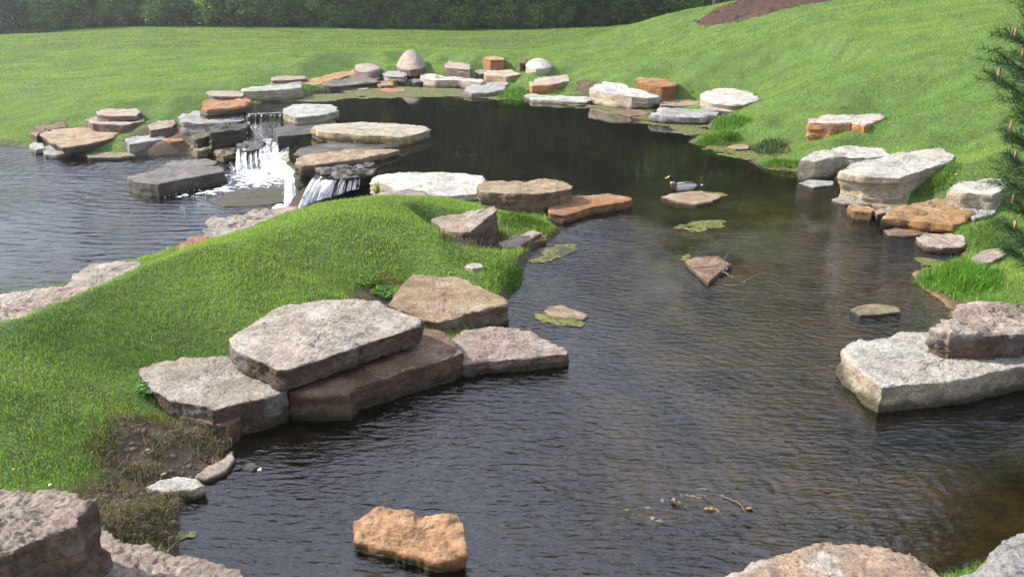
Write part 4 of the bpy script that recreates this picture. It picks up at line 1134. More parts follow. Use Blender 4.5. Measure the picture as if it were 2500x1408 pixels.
algae('dark algae patch at the foot of the dry earth bank', [(390, 1330), (415, 1290), (470, 1280), (480, 1300), (440, 1335)], 0.015, 0.2, 0.08, 9.0, 6.0)
algae('pale algae film around the flat stone awash at the tip of the mound', [(1290, 640), (1320, 605), (1400, 590), (1420, 612), (1370, 632), (1310, 665)], 0.03, 0.35, 0.15, 10.0, 4.0)
algae('mossy rim of the flat stone in front of the duck', [(1720, 468), (1760, 470), (1775, 478), (1745, 490), (1735, 486)], 0.02, 0.2, 0.07, 11.0, 4.0)

# ------------------------------------------------------------------ grass
def blades(P, h, w, seg2, col, lean=0.6, bend=0.5):
    """P (n,3) feet, h and w arrays; returns verts, faces, colors"""
    n = len(P)
    az = rng.uniform(0, 2 * np.pi, n)
    ln = np.abs(rng.normal(0, lean, n))
    ld = rng.uniform(0, 2 * np.pi, n)
    side = np.c_[np.cos(az), np.sin(az), np.zeros(n)] * (w / 2)[:, None]
    dirh = np.c_[np.cos(ld), np.sin(ld), np.zeros(n)]
    tip = P + dirh * (h * np.sin(np.minimum(ln * (1 + bend), 1.3)))[:, None] + np.c_[np.zeros((n, 2)), h * np.cos(np.minimum(ln * (1 + bend), 1.3))]
    if seg2:
        mid = P + dirh * (h * 0.55 * np.sin(ln * 0.6))[:, None] + np.c_[np.zeros((n, 2)), h * 0.58 * np.cos(ln * 0.6)]
        V = np.stack([P - side, P + side, mid + side * 0.8, mid - side * 0.8, tip], 1).reshape(-1, 3)
        b = (np.arange(n) * 5)[:, None]
        F = [b + np.array([[0, 1, 2, 3]]), b + np.array([[3, 2, 4]])]
        C = np.repeat(col, 5, axis=0)
    else:
        V = np.stack([P - side, P + side, tip], 1).reshape(-1, 3)
        b = (np.arange(n) * 3)[:, None]
        F = [b + np.array([[0, 1, 2]])]
        C = np.repeat(col, 3, axis=0)
    return V, F, C
def in_view(P, mx=160):
    v = P - np.array([0, 0, CAM_H])
    zc = v[:, 1] * CT - v[:, 2] * ST
    yc = v[:, 1] * ST + v[:, 2] * CT
    px = 1250 + FPX * v[:, 0] / np.maximum(zc, .1); py = 704 - FPX * yc / np.maximum(zc, .1)
    return (zc > 1) & (px > -mx) & (px < 2500 + mx) & (py < 1408 + mx)
def lawn_mask(P2):
    u = glook(GU, P2[:, 0], P2[:, 1]); l = glook(GL, P2[:, 0], P2[:, 1])
    ok = (u > 0.05) & (l > 0.10)
    n = fbm(np.c_[P2 * 2.5, np.zeros(len(P2))], 3) * 0.12
    for q in SOIL:
        ok &= (sdf(P2, q) + n > 0.0)
    ok &= sdf(P2, MULCH) + n > 0
    ok &= ~inside(P2, DAM)
    for q, z, _c, _k in ROCK_POLYS:
        lo, hi = q.min(0) - 0.02, q.max(0) + 0.02
        b = (P2[:, 0] > lo[0]) & (P2[:, 0] < hi[0]) & (P2[:, 1] > lo[1]) & (P2[:, 1] < hi[1]) & ok
        if b.any():
            ib = np.where(b)[0]
            ok[ib[inside(P2[ib], q)]] = False
    return ok, u, l
G_LIGHT = np.array([0.28, 0.42, 0.068]); G_DARK = np.array([0.12, 0.245, 0.042]); G_YEL = np.array([0.30, 0.34, 0.08])
def grass_col(P2, n):
    a = np.clip(0.5 + 0.75 * fbm(np.c_[P2 * 0.55, np.full(len(P2), 3.3)], 4) + 0.35 * fbm(np.c_[P2 * np.array([0.12, 0.5]), np.full(len(P2), 8.3)], 3) + rng.normal(0, 0.16, n), 0, 1)[:, None]
    c = G_DARK * (1 - a) + G_LIGHT * a
    y = (rng.uniform(size=n) < 0.09)[:, None]
    d_ = (rng.uniform(size=n) < 0.05)[:, None]
    c = np.where(d_, np.array([0.30, 0.24, 0.11]) * rng.uniform(0.6, 1.2, n)[:, None], c)
    c = np.where(y, G_YEL * rng.uniform(0.7, 1.3, n)[:, None], c)
    return np.clip(c * rng.uniform(0.85, 1.15, n)[:, None], 0.01, 0.6)
VS, FS, CS = [], {}, []
voff = 0
for (y0, y1, dens, h0, w0, seg2) in ((2.5, 8.5, 5800, 0.045, 0.0052, True), (8.5, 13, 3000, 0.046, 0.0085, True), (13, 20, 1350, 0.052, 0.014, False),
                                     (20, 32, 680, 0.06, 0.018, False), (32, 50, 250, 0.065, 0.034, False), (50, 90, 85, 0.075, 0.07, False)):
    near_ = y0 < 20
    hw = (0.8 if near_ else 0.66) * y1 + 2.2
    n = int(dens * (y1 - y0) * 2 * hw)
    P2 = np.c_[rng.uniform(-hw, hw, n), rng.uniform(y0, y1, n)]
    P2 = P2[np.abs(P2[:, 0]) < (0.8 if near_ else 0.66) * P2[:, 1] + 2.2]
    z = hz(P2[:, 0], P2[:, 1])
    P = np.c_[P2, z]
    P = P[in_view(P, 420 if near_ else 200)]
    ok, u, l = lawn_mask(P[:, :2])
    P, u, l = P[ok], u[ok], l[ok]
    n = len(P)
    clump = fbm(np.c_[P[:, :2] * (3.0 if y0 < 20 else 1.2), np.full(n, 9.1)], 3)
    h = h0 * rng.uniform(0.55, 1.25, n) * (1 + 0.45 * clump) * (1 + 0.8 * sstep(0.45, 0.1, np.minimum(u, l)))
    w = w0 * rng.uniform(0.7, 1.2, n)
    V, F, C = blades(P - np.array([0, 0, 0.006]), h, w, seg2, grass_col(P[:, :2], n))
    VS.append(V); CS.append(C)
    for f in F: FS.setdefault(f.shape[1], []).append(f + voff)
    voff += len(V)
lawn = add_obj('grass', np_mesh('grass', np.concatenate(VS), [np.concatenate(v) for v in FS.values()], colors=np.concatenate(CS), smooth=False), GRASS)
tag(lawn, 'short bright green lawn grass on the banks and the mound', 'grass', kind='stuff')

# dry grass and litter on the bare earth banks
VS, FS, CS = [], {}, []
voff = 0
for k, dens in ((0, 3800), (1, 1800), (2, 900), (3, 150), (4, 150), (5, 500), (6, 500), (7, 60)):
    q = SOIL[k]
    lo, hi = q.min(0) - 0.1, q.max(0) + 0.1
    n = int(dens * (hi[0] - lo[0]) * (hi[1] - lo[1]))
    P2 = np.c_[rng.uniform(lo[0], hi[0], n), rng.uniform(lo[1], hi[1], n)]
    m = (sdf(P2, q) < 0.08) & (sdf(P2, UPW) > -0.02) & (fbm(np.c_[P2 * 4, np.zeros(n)], 3) > -0.12)
    for qq, z, _c, _k in ROCK_POLYS: m &= ~inside(P2, qq)
    P2 = P2[m]; n = len(P2)
    if n == 0: continue
    P = np.c_[P2, hz(P2[:, 0], P2[:, 1])]
    t = rng.uniform(size=n)[:, None]
    c = np.where(t < 0.55, np.array([0.20, 0.145, 0.085]), np.where(t < 0.78, np.array([0.10, 0.075, 0.04]), np.array([0.075, 0.12, 0.025]))) * rng.uniform(0.6, 1.3, n)[:, None]
    V, F, C = blades(P, rng.uniform(0.04, 0.12, n), rng.uniform(0.003, 0.006, n) * (1 if k < 3 else 4), True, c, lean=0.9)
    VS.append(V); CS.append(C)
    for f in F: FS.setdefault(f.shape[1], []).append(f + voff)
    voff += len(V)
tag(add_obj('dry_grass', np_mesh('dry_grass', np.concatenate(VS), [np.concatenate(v) for v in FS.values()], colors=np.concatenate(CS), smooth=False), GRASS),
    'dry brown grass and litter on the bare earth banks', 'dry grass', kind='stuff')

# clods and pebbles on the earth bank by the water
cl = []
q = SOIL[0]; lo, hi = q.min(0), q.max(0)
PC = rng.uniform(lo, hi, (900, 2))
mk = inside(PC, q) & (sdf(PC, UPW) > 0)
for qq, _z, _c, _k in ROCK_POLYS[:14]: mk &= ~inside(PC, qq)
PC = PC[mk]; HC = hz(PC[:, 0], PC[:, 1])
for p, hh_ in zip(PC, HC):
    s_ = 0.008 + 0.022 * rng.uniform() ** 3
    cl.append((ico_v * np.array([s_ * rng.uniform(.7, 1.4), s_, s_ * 0.6]) * (1 + .2 * rng.normal(size=(12, 1))) + np.array([p[0], p[1], hh_]), ico_f))
V, F = merge(cl)
tag(add_obj('earth_clods', np_mesh('earth_clods', V, F), mat_simple('earth_clod', (0.13, 0.095, 0.07), 0.95, 0.5, 5)), 'small clods and pebbles on the bare earth bank', 'earth', kind='stuff')

def tuft(label, pts, n, h, w, c=(0.085, 0.19, 0.022), lean=0.4, name='grass_tuft', cat='grass tuft', zoff=0.0):
    q = gpoly(pts)
    lo, hi = q.min(0), q.max(0)
    P2 = np.c_[rng.uniform(lo[0], hi[0], n * 4), rng.uniform(lo[1], hi[1], n * 4)]
    P2 = P2[inside(P2, q)][:n]
    P = np.c_[P2, np.maximum(hz(P2[:, 0], P2[:, 1]), -0.02) + zoff]
    base = np.array([P2[:, 0].mean(), P2[:, 1].mean(), P[:, 2].min()])
    m = len(P)
    edge = np.clip(-sdf(P2, q) / 0.25, 0.35, 1)
    col = np.array(c)[None] * rng.uniform(0.6, 1.5, m)[:, None]
    V, F, C = blades(P - base, h * rng.uniform(0.5, 1.15, m) * edge, w * rng.uniform(0.7, 1.3, m), True, col, lean=lean, bend=0.9)
    return tag(add_obj(name, np_mesh(name, V, F, colors=C, smooth=False), GRASS, loc=base), label, cat)
tuft('bright tall grass clump at the back shore right of the slanted grey stone', [(1205, 240), (1230, 225), (1290, 222), (1300, 236), (1260, 246)], 900, 0.30, 0.02)
tuft('tall grass clump above the algae, right of the long low grey stone', [(1735, 318), (1745, 296), (1800, 288), (1840, 296), (1800, 320), (1760, 324)], 1300, 0.30, 0.016)
tuft('grass clump on the small point of the right shore', [(1690, 352), (1730, 338), (1800, 330), (1815, 344), (1760, 356), (1715, 358)], 1300, 0.24, 0.014)
tuft('grass clump at the waterline left of the white block with a cream left face', [(1850, 408), (1890, 392), (1960, 398), (1960, 418), (1900, 412)], 900, 0.22, 0.012)
tuft('dark mossy grass hummock overhanging the right shore', [(1830, 372), (1850, 350), (1900, 340), (1922, 356), (1915, 376)], 900, 0.20, 0.014, (0.05, 0.10, 0.02))
tuft('dense tall bright grass clump at the right shore below the pine', [(2228, 690), (2280, 660), (2360, 650), (2450, 668), (2440, 715), (2330, 735), (2290, 722)], 2600, 0.26, 0.009, (0.10, 0.23, 0.022), 0.35)
tuft('tall grass hanging to the water at the right tip of the mound', [(1180, 690), (1200, 650), (1250, 640), (1280, 660), (1272, 700), (1235, 722)], 1600, 0.20, 0.008, (0.08, 0.17, 0.022), 0.6)
tuft('grass fringe on the crest behind the pinkish block at the mound tip', [(1225, 548), (1215, 520), (1290, 535), (1370, 562), (1345, 585), (1300, 560)], 1700, 0.17, 0.009, (0.09, 0.17, 0.022))
tuft('loose grass clump between the lumpy grey pink stone and the pine', [(2350, 600), (2370, 560), (2440, 540), (2500, 560), (2480, 620), (2400, 625)], 2200, 0.20, 0.008, (0.10, 0.18, 0.03))
tuft('grass growing at the right side of the biggest white block', [(2225, 480), (2250, 455), (2330, 400), (2350, 410), (2320, 460), (2260, 486)], 1500, 0.20, 0.010, (0.10, 0.19, 0.025))
tuft('pale dry grass tuft on the earth bank above the small white stone', [(300, 1160), (330, 1140), (385, 1135), (395, 1165), (350, 1180)], 320, 0.16, 0.005, (0.17, 0.15, 0.08), 0.9)
tuft('olive dry grass tuft halfway down the earth bank', [(225, 1105), (250, 1080), (290, 1080), (300, 1110), (260, 1120)], 260, 0.14, 0.005, (0.13, 0.13, 0.045), 0.9)
tuft('brown grass overhang at the waterline beside the near pink slab', [(290, 1330), (320, 1230), (400, 1210), (425, 1260), (415, 1330), (350, 1345)], 2400, 0.13, 0.005, (0.12, 0.10, 0.045), 0.9)
tuft('yellow moss cushion at the top of the earth bank', [(240, 1000), (260, 990), (320, 988), (325, 1003), (280, 1010)], 700, 0.03, 0.007, (0.28, 0.2, 0.03), 0.7, 'moss_cushion', 'moss')
tuft('orange brown moss cushion above the tan rough slab', [(895, 680), (925, 664), (985, 668), (1000, 690), (950, 700)], 1300, 0.04, 0.007, (0.20, 0.13, 0.03), 0.8, 'moss_cushion', 'moss')

# clover: small round leaves on stalks
def clover(label, pts, n, r, hgt, c):
    q = gpoly(pts)
    lo, hi = q.min(0), q.max(0)
    P2 = np.c_[rng.uniform(lo[0], hi[0], n * 4), rng.uniform(lo[1], hi[1], n * 4)]
    P2 = P2[inside(P2, q)][:n]
    P = np.c_[P2, hz(P2[:, 0], P2[:, 1]) + rng.uniform(0.3, 1, len(P2)) * hgt]
    base = np.array([P2[:, 0].mean(), P2[:, 1].mean(), P[:, 2].min()])
    k = len(P); th = np.linspace(0, 2 * np.pi, 7)[:-1]
    nrm = rng.normal(0, 0.35, (k, 2))
    ring = np.stack([np.cos(th), np.sin(th)], 1) * r
    V = P[:, None, :] - base + np.concatenate([np.broadcast_to(ring, (k, 6, 2)), (ring[None, :, 0] * nrm[:, 0:1] + ring[None, :, 1] * nrm[:, 1:2])[..., None]], -1)
    F = np.arange(k * 6).reshape(k, 6)
    C = np.repeat(np.array(c)[None] * rng.uniform(0.6, 1.4, (k, 1)), 6, axis=0)
    return tag(add_obj('clover_patch', np_mesh('clover_patch', V.reshape(-1, 3), [F], colors=C, smooth=False), GRASS, loc=base), label, 'clover')
clover('bright round leaved clover patch touching the largest slab', [(905, 722), (920, 706), (970, 705), (978, 722), (945, 735)], 600, 0.010, 0.05, (0.12, 0.27, 0.02))
clover('clover patch beside the orange brown moss cushion', [(865, 700), (880, 680), (925, 680), (930, 698), (890, 706)], 600, 0.010, 0.05, (0.11, 0.25, 0.02))
clover('few green weed leaves in the gap between the two big pale slabs', [(672, 920), (680, 905), (694, 908), (690, 922)], 40, 0.018, 0.12, (0.09, 0.22, 0.02))
clover('leafy weed at the left rim of the leftmost slab', [(335, 965), (345, 945), (365, 950), (375, 975), (350, 980)], 160, 0.014, 0.06, (0.10, 0.24, 0.025))
def weed(label, px, py, z, h, n=9, c=(0.14, 0.26, 0.03)):
    b = onz(px, py, z)
    V, F, C = blades(np.tile(np.array([[0, 0, 0.0]]), (n, 1)) + rng.normal(0, .02, (n, 3)) * [1, 1, 0], h * rng.uniform(.5, 1.1, n), np.full(n, 0.035), True, np.array(c)[None] * rng.uniform(.7, 1.4, (n, 1)), lean=0.5)
    return tag(add_obj('weed_plant', np_mesh('weed_plant', V, F, colors=C, smooth=False), GRASS, loc=b), label, 'weed')
weed('small bright leafy weed at the left end of the long white slab', 922, 478, 0.12, 0.28, 14)
weed('yellow green weed behind the rust brown angular block', 1688, 230, 0.36, 0.3, 14, (0.2, 0.27, 0.03))

# ------------------------------------------------------------------ mulch bed on the hill
mp_lo, mp_hi = MULCH.min(0), MULCH.max(0)
mx_ = np.arange(mp_lo[0] - .3, mp_hi[0] + .3, 0.16); my_ = np.arange(mp_lo[1] - .3, mp_hi[1] + .3, 0.16)
MX, MY = np.meshgrid(mx_, my_)
MP = np.c_[MX.ravel(), MY.ravel()]
ms = sdf(MP, MULCH)
MZ = hz(MP[:, 0], MP[:, 1]) + 0.10 * sstep(0.1, -0.5, ms) - 0.02 + rng.normal(0, 0.045, len(MP))
MF = grid_faces(len(my_), len(mx_))
MF = MF[(ms[MF].mean(1) + 0.5 * fbm(np.c_[MP * 1.1, np.zeros(len(MP))], 2)[MF].mean(1)) < 0.05]
MULCHM = mat_simple('bark_mulch', (0.055, 0.027, 0.018), 0.95, 0.6, 9, bump=1.0)
tag(add_obj('mulch_bed', np_mesh('mulch_bed', np.c_[MP, MZ], [MF], smooth=False), MULCHM), 'dark brown bark mulch bed on the right hill', 'mulch', kind='structure')

# ------------------------------------------------------------------ trees
def leaf_quads(P, size, col, flat=0.6):
    n = len(P)
    a = rng.normal(size=(n, 3)); a[:, 2] *= flat
    a /= np.linalg.norm(a, axis=1)[:, None]
    b = np.cross(a, rng.normal(size=(n, 3))); b /= np.linalg.norm(b, axis=1)[:, None]
    a = a * (size * rng.uniform(0.6, 1.3, n))[:, None]; b = b * (size * rng.uniform(0.3, 0.6, n))[:, None]
    V = np.stack([P - a, P + b * 0.9, P + a, P - b * 0.9], 1).reshape(-1, 3)
    F = np.arange(n * 4).reshape(n, 4)
    return V, F, np.repeat(col, 4, axis=0)
def tree_mesh(h, r, low, clumps, per, leaf, c0, c1, seed, trunk_r=0.2):
    c0 = np.array(c0) * 1.1; c1 = np.array(c1) * 1.3
    global rng
    keep = rng; rng = np.random.default_rng(seed)
    parts = []
    zz = np.linspace(0, h * 0.9, 12)
    wob = np.c_[np.cumsum(rng.normal(0, 0.1, 12)), np.cumsum(rng.normal(0, 0.1, 12)), zz]
    parts.append(tube(wob, trunk_r * (1 - zz / h) + 0.02, 8))
    cen = []
    for k in range(clumps):
        t = rng.uniform(0, 1) ** 0.85
        z = low + (h - low) * t
        rad = r * (0.35 + 0.65 * math.sin(math.pi * min(0.98, 0.18 + 0.8 * t))) * math.sqrt(rng.uniform(0.12, 1.0))
        a = rng.uniform(0, 2 * math.pi)
        cen.append((math.cos(a) * rad, math.sin(a) * rad, z))
    cen = np.array(cen)
    for k in range(0, clumps, 4):                       # limbs reach into the crown
        c = cen[k]; j = int(np.clip(c[2] * 0.75 / (h * 0.9) * 11, 0, 10))
        s = wob[j]; mid = (s + c) / 2 + np.array([0, 0, 0.25])
        parts.append(tube(np.array([s, mid, c]), np.array([trunk_r * 0.35, trunk_r * 0.2, 0.015]), 5))
    TV, TF = merge(parts)
    cr = r * 0.17 * rng.uniform(0.5, 1.7, clumps)
    P = (cen[:, None] + rng.normal(size=(clumps, per, 3)) * cr[:, None, None] * np.array([0.75, 0.75, 0.55])).reshape(-1, 3)
    P[:, 2] = np.maximum(P[:, 2], 0.1)
    lum = np.repeat(rng.uniform(0, 1, clumps), per)[:, None]
    col = (np.array(c0) * (1 - lum) + np.array(c1) * lum) * rng.uniform(0.7, 1.3, (len(P), 1))
    V, F, C = leaf_quads(P, leaf, col)
    rng = keep
    return np_mesh('trunk', TV, TF), np_mesh('crown', V, [F], colors=C, smooth=False)
def put_tree(name, proto, x, y, rz, s, label, cat, group=None, dz=-0.1):
    root = empty(name, (x, y, float(hz([x], [y])[0]) + dz))
    root.rotation_euler = (0, 0, rz); root.scale = (s, s, s)
    tag(root, label, cat, group)
    add_obj('trunk', proto[0], BARK, root)
    add_obj('crown', proto[1], LEAF, root)
    return root
DK, LT = (0.045, 0.09, 0.022), (0.11, 0.19, 0.04)
T_A = tree_mesh(18, 4.6, 1.2, 210, 46, 0.30, DK, LT, 21, 0.28)
T_B = tree_mesh(15.5, 4.0, 0.8, 200, 46, 0.28, (0.05, 0.10, 0.025), (0.12, 0.19, 0.045), 22, 0.22)
T_C = tree_mesh(20, 4.2, 2.0, 190, 46, 0.30, (0.04, 0.08, 0.02), (0.09, 0.165, 0.04), 23, 0.3)
S_A = tree_mesh(4.6, 2.5, 0.15, 120, 55, 0.17, (0.055, 0.115, 0.025), (0.14, 0.24, 0.045), 24, 0.08)
S_B = tree_mesh(3.4, 2.2, 0.15, 110, 55, 0.15, (0.045, 0.10, 0.022), (0.12, 0.21, 0.04), 25, 0.07)
S_C = tree_mesh(6.5, 3.2, 0.1, 150, 60, 0.20, (0.075, 0.105, 0.075), (0.14, 0.175, 0.13), 26, 0.1)
H_A = tree_mesh(17, 5.0, 4.5, 230, 48, 0.22, DK, LT, 27, 0.26)
tr = random.Random(5)
k = 0
for row, (yy, step) in enumerate(((81, 5.0), (87, 6.0), (94, 5.0))):
    x = -66 + row * 2
    while x < 42:
        pr = (T_A, T_B, T_C)[k % 3]
        put_tree('forest_tree', pr, x + tr.uniform(-1.2, 1.2), yy + tr.uniform(-1.5, 1.5), tr.uniform(0, 6.28), tr.uniform(0.85, 1.15) * (0.5 if x < -24 else 1.0),
                 'tall dark leafy tree in the dense wood behind the lawn', 'tree', 'trees of the wood behind the lawn')
        x += step; k += 1
x = -46.0
sh = ['first', 'second', 'third', 'fourth', 'fifth', 'sixth', 'seventh', 'eighth', 'ninth', 'tenth', 'eleventh', 'twelfth', 'thirteenth', 'fourteenth', 'fifteenth', 'sixteenth', 'seventeenth', 'eighteenth', 'nineteenth', 'twentieth', 'twenty first', 'twenty second', 'twenty third', 'twenty fourth', 'twenty fifth', 'twenty sixth']
k = 0
put_tree('bluish_shrub', S_C, -44.5, 74.0, 0.5, 1.0, 'large bluish grey shrub at the far left end of the wood', 'shrub')
x = -39.0
while x < 24:
    pr = (S_A, S_B)[tr.random() < 0.45]
    put_tree('forest_shrub', pr, x, 77.5 + tr.uniform(-0.8, 1.2), tr.uniform(0, 6.28), tr.uniform(0.45, 1.35),
             'green leafy shrub along the wood edge, %s from the bluish shrub' % sh[k], 'shrub', 'shrubs along the wood edge')
    x += tr.uniform(2.6, 6.2); k += 1
x = -62.0
while x < 30:
    put_tree('understory_bush', (S_A, S_B)[tr.random() < 0.3], x, 83.8 + tr.uniform(-0.8, 0.8), tr.uniform(0, 6.28), tr.uniform(1.1, 1.5),
             'dark bush deep among the trunks of the wood behind the lawn', 'bush', 'bushes deep in the wood')
    x += 3.0
for (x, y, s, lab) in ((17.0, 57, 1.0, 'tree behind the mulch bed whose dark trunk mirrors in the pond'), (20.5, 49, 1.05, 'leafy tree on the hill above the biggest white block'),
                       (26, 44, 1.0, 'leafy tree high on the hill towards the pine'), (24, 53, 1.1, 'tall leafy tree on the hill behind the other hill trees'),
                       (14.5, 64, 1.2, 'leafy tree beyond the hill crest left of the mulch bed'), (19, 63, 1.2, 'leafy tree beyond the hill crest right of the mulch bed'),
                       (29, 50, 1.1, 'leafy tree furthest right on the hill'), (22.8, 46.5, 1.1, 'leafy tree nearest the pond on the hill')):
    put_tree('hill_tree', H_A, x, y, x, s, lab, 'tree', 'trees on the right hill')

# ------------------------------------------------------------------ pine at the right edge
CANDLE = mat_simple('pine_candle', (0.42, 0.25, 0.15), 0.7, 0.3, 60)
NEEDLE = mat_leaf('pine_needle', transl=0.15, rough=0.45)
def pine(x, y, h, rad):
    gz = float(hz([x], [y])[0])
    root = empty('pine_tree', (x, y, gz - 0.05))
    tag(root, 'dark green pine with upright tan shoots cut by the right edge', 'pine')
    r = np.random.default_rng(77)
    zz = np.linspace(0, h, 10)
    V, F = tube(np.c_[r.normal(0, .015, 10), r.normal(0, .015, 10), zz], 0.075 * (1 - zz / h) + 0.012, 8)
    add_obj('trunk', np_mesh('trunk', V, [F]), BARK, root)
    nwh = 26
    for w in range(nwh):
        z0 = 0.8 + (h - 1.0) * w / (nwh - 1)
        f_ = z0 / h
        L0 = rad * (1 - 0.75 * max(0, (f_ - 0.55) / 0.45) ** 1.4) * (0.80 + 0.20 * min(1, f_ / 0.35))
        nb = 9
        for b in range(nb):
            a = 2 * math.pi * (b + r.uniform(-.3, .3)) / nb + w * 0.7
            L = L0 * r.uniform(0.82, 1.1)
            d = np.array([math.cos(a), math.sin(a), 0])
            facing = d[0] < 0.35                                # sides the pond can see carry the dense shoots
            t = np.linspace(0, 1, 7)
            path = d[None] * (L * t)[:, None] + np.c_[np.zeros((7, 2)), z0 + L * (0.10 * t + 0.28 * t ** 2.2)]
            V, F = tube(path, 0.016 * (1 - t) + 0.004, 5)
            br = add_obj('branch', np_mesh('branch', V, [F]), BARK, root)
            shoots = []
            ns = 20 if facing else 6
            perp = np.array([-d[1], d[0], 0])
            for s in range(ns):
                tt = 0.35 + 0.65 * (s + 0.5) / ns
                p = np.array([np.interp(tt, t, path[:, k]) for k in range(3)])
                sd = (1 if s % 2 else -1)
                dv = d * r.uniform(0.5, 0.9) + perp * sd * r.uniform(0.25, 0.8) + np.array([0, 0, r.uniform(0.1, 0.5)])
                shoots.append((p, dv / np.linalg.norm(dv), r.uniform(0.16, 0.28) * (0.6 + 0.5 * L / rad)))
            tip = path[-1]; dt = path[-1] - path[-2]; dt /= np.linalg.norm(dt)
            shoots.append((tip - dt * 0.05, dt, 0.18))
            NV, NC = [], []
            for (p, dv, ln) in shoots:
                m = 85 if facing else 45
                u = r.uniform(0, 1, m)
                base = p + dv * (u * ln)[:, None]
                rnd = r.normal(size=(m, 3)); rnd -= (rnd @ dv)[:, None] * dv; rnd /= np.linalg.norm(rnd, axis=1)[:, None]
                nd = dv * r.uniform(0.45, 0.95, m)[:, None] + rnd * r.uniform(0.5, 0.9, m)[:, None]
                nd /= np.linalg.norm(nd, axis=1)[:, None]
                nl = r.uniform(0.06, 0.10, m)[:, None]
                sv = np.cross(nd, r.normal(size=(m, 3))); sv /= np.linalg.norm(sv, axis=1)[:, None]
                wv = sv * (0.0022 if facing else 0.004)
                NV.append(np.stack([base - wv, base + wv, base + nd * nl], 1).reshape(-1, 3))
                g = np.array([0.045, 0.095, 0.032])[None] * r.uniform(0.6, 1.7, m)[:, None]
                NC.append(np.repeat(g, 3, axis=0))
            NV = np.concatenate(NV)
            add_obj('needles', np_mesh('needles', NV, [np.arange(len(NV)).reshape(-1, 3)], colors=np.concatenate(NC), smooth=False), NEEDLE, br)
            if facing and r.uniform() < 0.75:
                hh = r.uniform(0.05, 0.10)
                for q in range(1 + (r.uniform() < 0.35)):
                    p = tip + dt * 0.04 + np.array([r.normal(0, .012), r.normal(0, .012), 0])
                    tz = np.array([0, 0.1, 0.45, 0.8, 1.0])
                    V, F = tube(np.c_[np.full(5, p[0]) , np.full(5, p[1]), p[2] + tz * hh], np.array([0.010, 0.013, 0.010, 0.0085, 0.002]), 7)
                    add_obj('candle', np_mesh('candle', V, [F]), CANDLE, root)
pine(4.80, 6.15, 5.2, 1.12)

# ------------------------------------------------------------------ duck
def duck():
    b = onz(1672, 463, 0.0)
    # rings along the body: position along -x, height of centre, half width, half height, colour key
    body = [(0.30, .085, .004, .004, 'tail'), (0.275, .082, .022, .010, 'tail'), (0.22, .07, .05, .024, 'rump'), (0.16, .062, .078, .044, 'rump'), (0.10, .058, .094, .058, 'side'),
            (0.02, .056, .104, .068, 'side'), (-.06, .056, .102, .070, 'side'), (-.13, .06, .092, .068, 'side'), (-.175, .07, .074, .062, 'breast'), (-.205, .09, .055, .05, 'breast'),
            (-.215, .12, .036, .04, 'breast'), (-.215, .145, .028, .032, 'collar'), (-.217, .16, .027, .030, 'head'), (-.222, .185, .029, .030, 'head'), (-.232, .21, .033, .033, 'head'),
            (-.25, .228, .034, .032, 'head'), (-.272, .23, .028, .026, 'head'), (-.285, .224, .017, .017, 'bill'), (-.305, .216, .014, .010, 'bill'), (-.33, .208, .016, .006, 'bill'), (-.345, .205, .010, .003, 'bill')]
    X = np.array([(r[0], r[1]) for r in body])
    T = np.gradient(X, axis=0); T /= np.linalg.norm(T, axis=1)[:, None]
    n = 20
    th = np.linspace(0, 2 * np.pi, n, endpoint=False)
    V, C = [], []
    cols = {'tail': (.6, .6, .58), 'rump': (.02, .02, .022), 'side': (.50, .48, .46), 'breast': (.075, .035, .02), 'collar': (.75, .75, .72), 'head': (.012, .022, .035), 'bill': (.48, .42, .10)}
    for i, r in enumerate(body):
        nx, nz = -T[i, 1], T[i, 0]
        if i == 0 or i == 1: nx, nz = 0, 1
        sgn = 1 if nz >= 0 else -1
        for a in th:
            up = math.sin(a)
            # the bend from back to neck keeps the ring upright to the spine
            V.append((r[0] + nx * up * r[3], math.cos(a) * r[2], r[1] + nz * up * r[3]))
            c = np.array(cols[r[4]])
            if r[4] == 'side' and up * -sgn < -0.72 and False: c = np.array((.2, .16, .13))
            C.append(c)
    V = np.array(V); C = np.array(C)
    F = grid_faces(len(body), n, wrap=True)
    caps = [np.arange(n)[None], (np.arange(n) + (len(body) - 1) * n)[None, ::-1]]
    root = tag(empty('duck', b), 'mallard drake with dark head and yellow bill floating behind a flat stone', 'duck')
    root.rotation_euler = (0, 0, math.radians(6))
    sk = mat_leaf('duck_plumage', transl=0.0, rough=0.5)
    k = 1.06
    me = np_mesh('body', V * k + np.array([0, 0, -0.012]), [F] + caps, colors=C)
    add_obj('body', me, sk, root)
    for s in (-1, 1):                                    # folded wings
        u = np.linspace(0, 1, 12); v = np.linspace(-1, 1, 7)
        W, WC = [], []
        for a in u:
            xw = -.13 + .37 * a
            wd = .052 * math.sin(math.pi * min(1, .12 + .85 * a)) ** .6
            for q in v:
                W.append((xw, s * (.062 + .036 * (1 - q * .5) * math.sin(math.pi * (.15 + .7 * (1 - a) ** .7)) ** .5 * .9), .098 + q * wd * .62 + .012 * math.sin(math.pi * a)))
                WC.append((.42, .39, .37) if q < 0.6 and a < .75 else ((.13, .10, .09) if a < .8 else (.02, .02, .025)))
        W = np.array(W)
        G = grid_faces(12, 7)
        inn = W.copy(); inn[:, 1] -= s * 0.015
        add_obj('wing', np_mesh('wing', np.concatenate([W, inn]) * k + np.array([0, 0, -0.012]), [np.concatenate([G, G[:, ::-1] + len(W)])], colors=np.array(WC + WC)), sk, root)
        ev = ico_v * 0.0045 + np.array([-.262, s * .0335, .236])
        add_obj('eye', np_mesh('eye', ev * k + np.array([0, 0, -0.012]), [ico_f]), EYE, root)
EYE = mat_simple('eye_black', (0.01, 0.01, 0.01), 0.15)
duck()

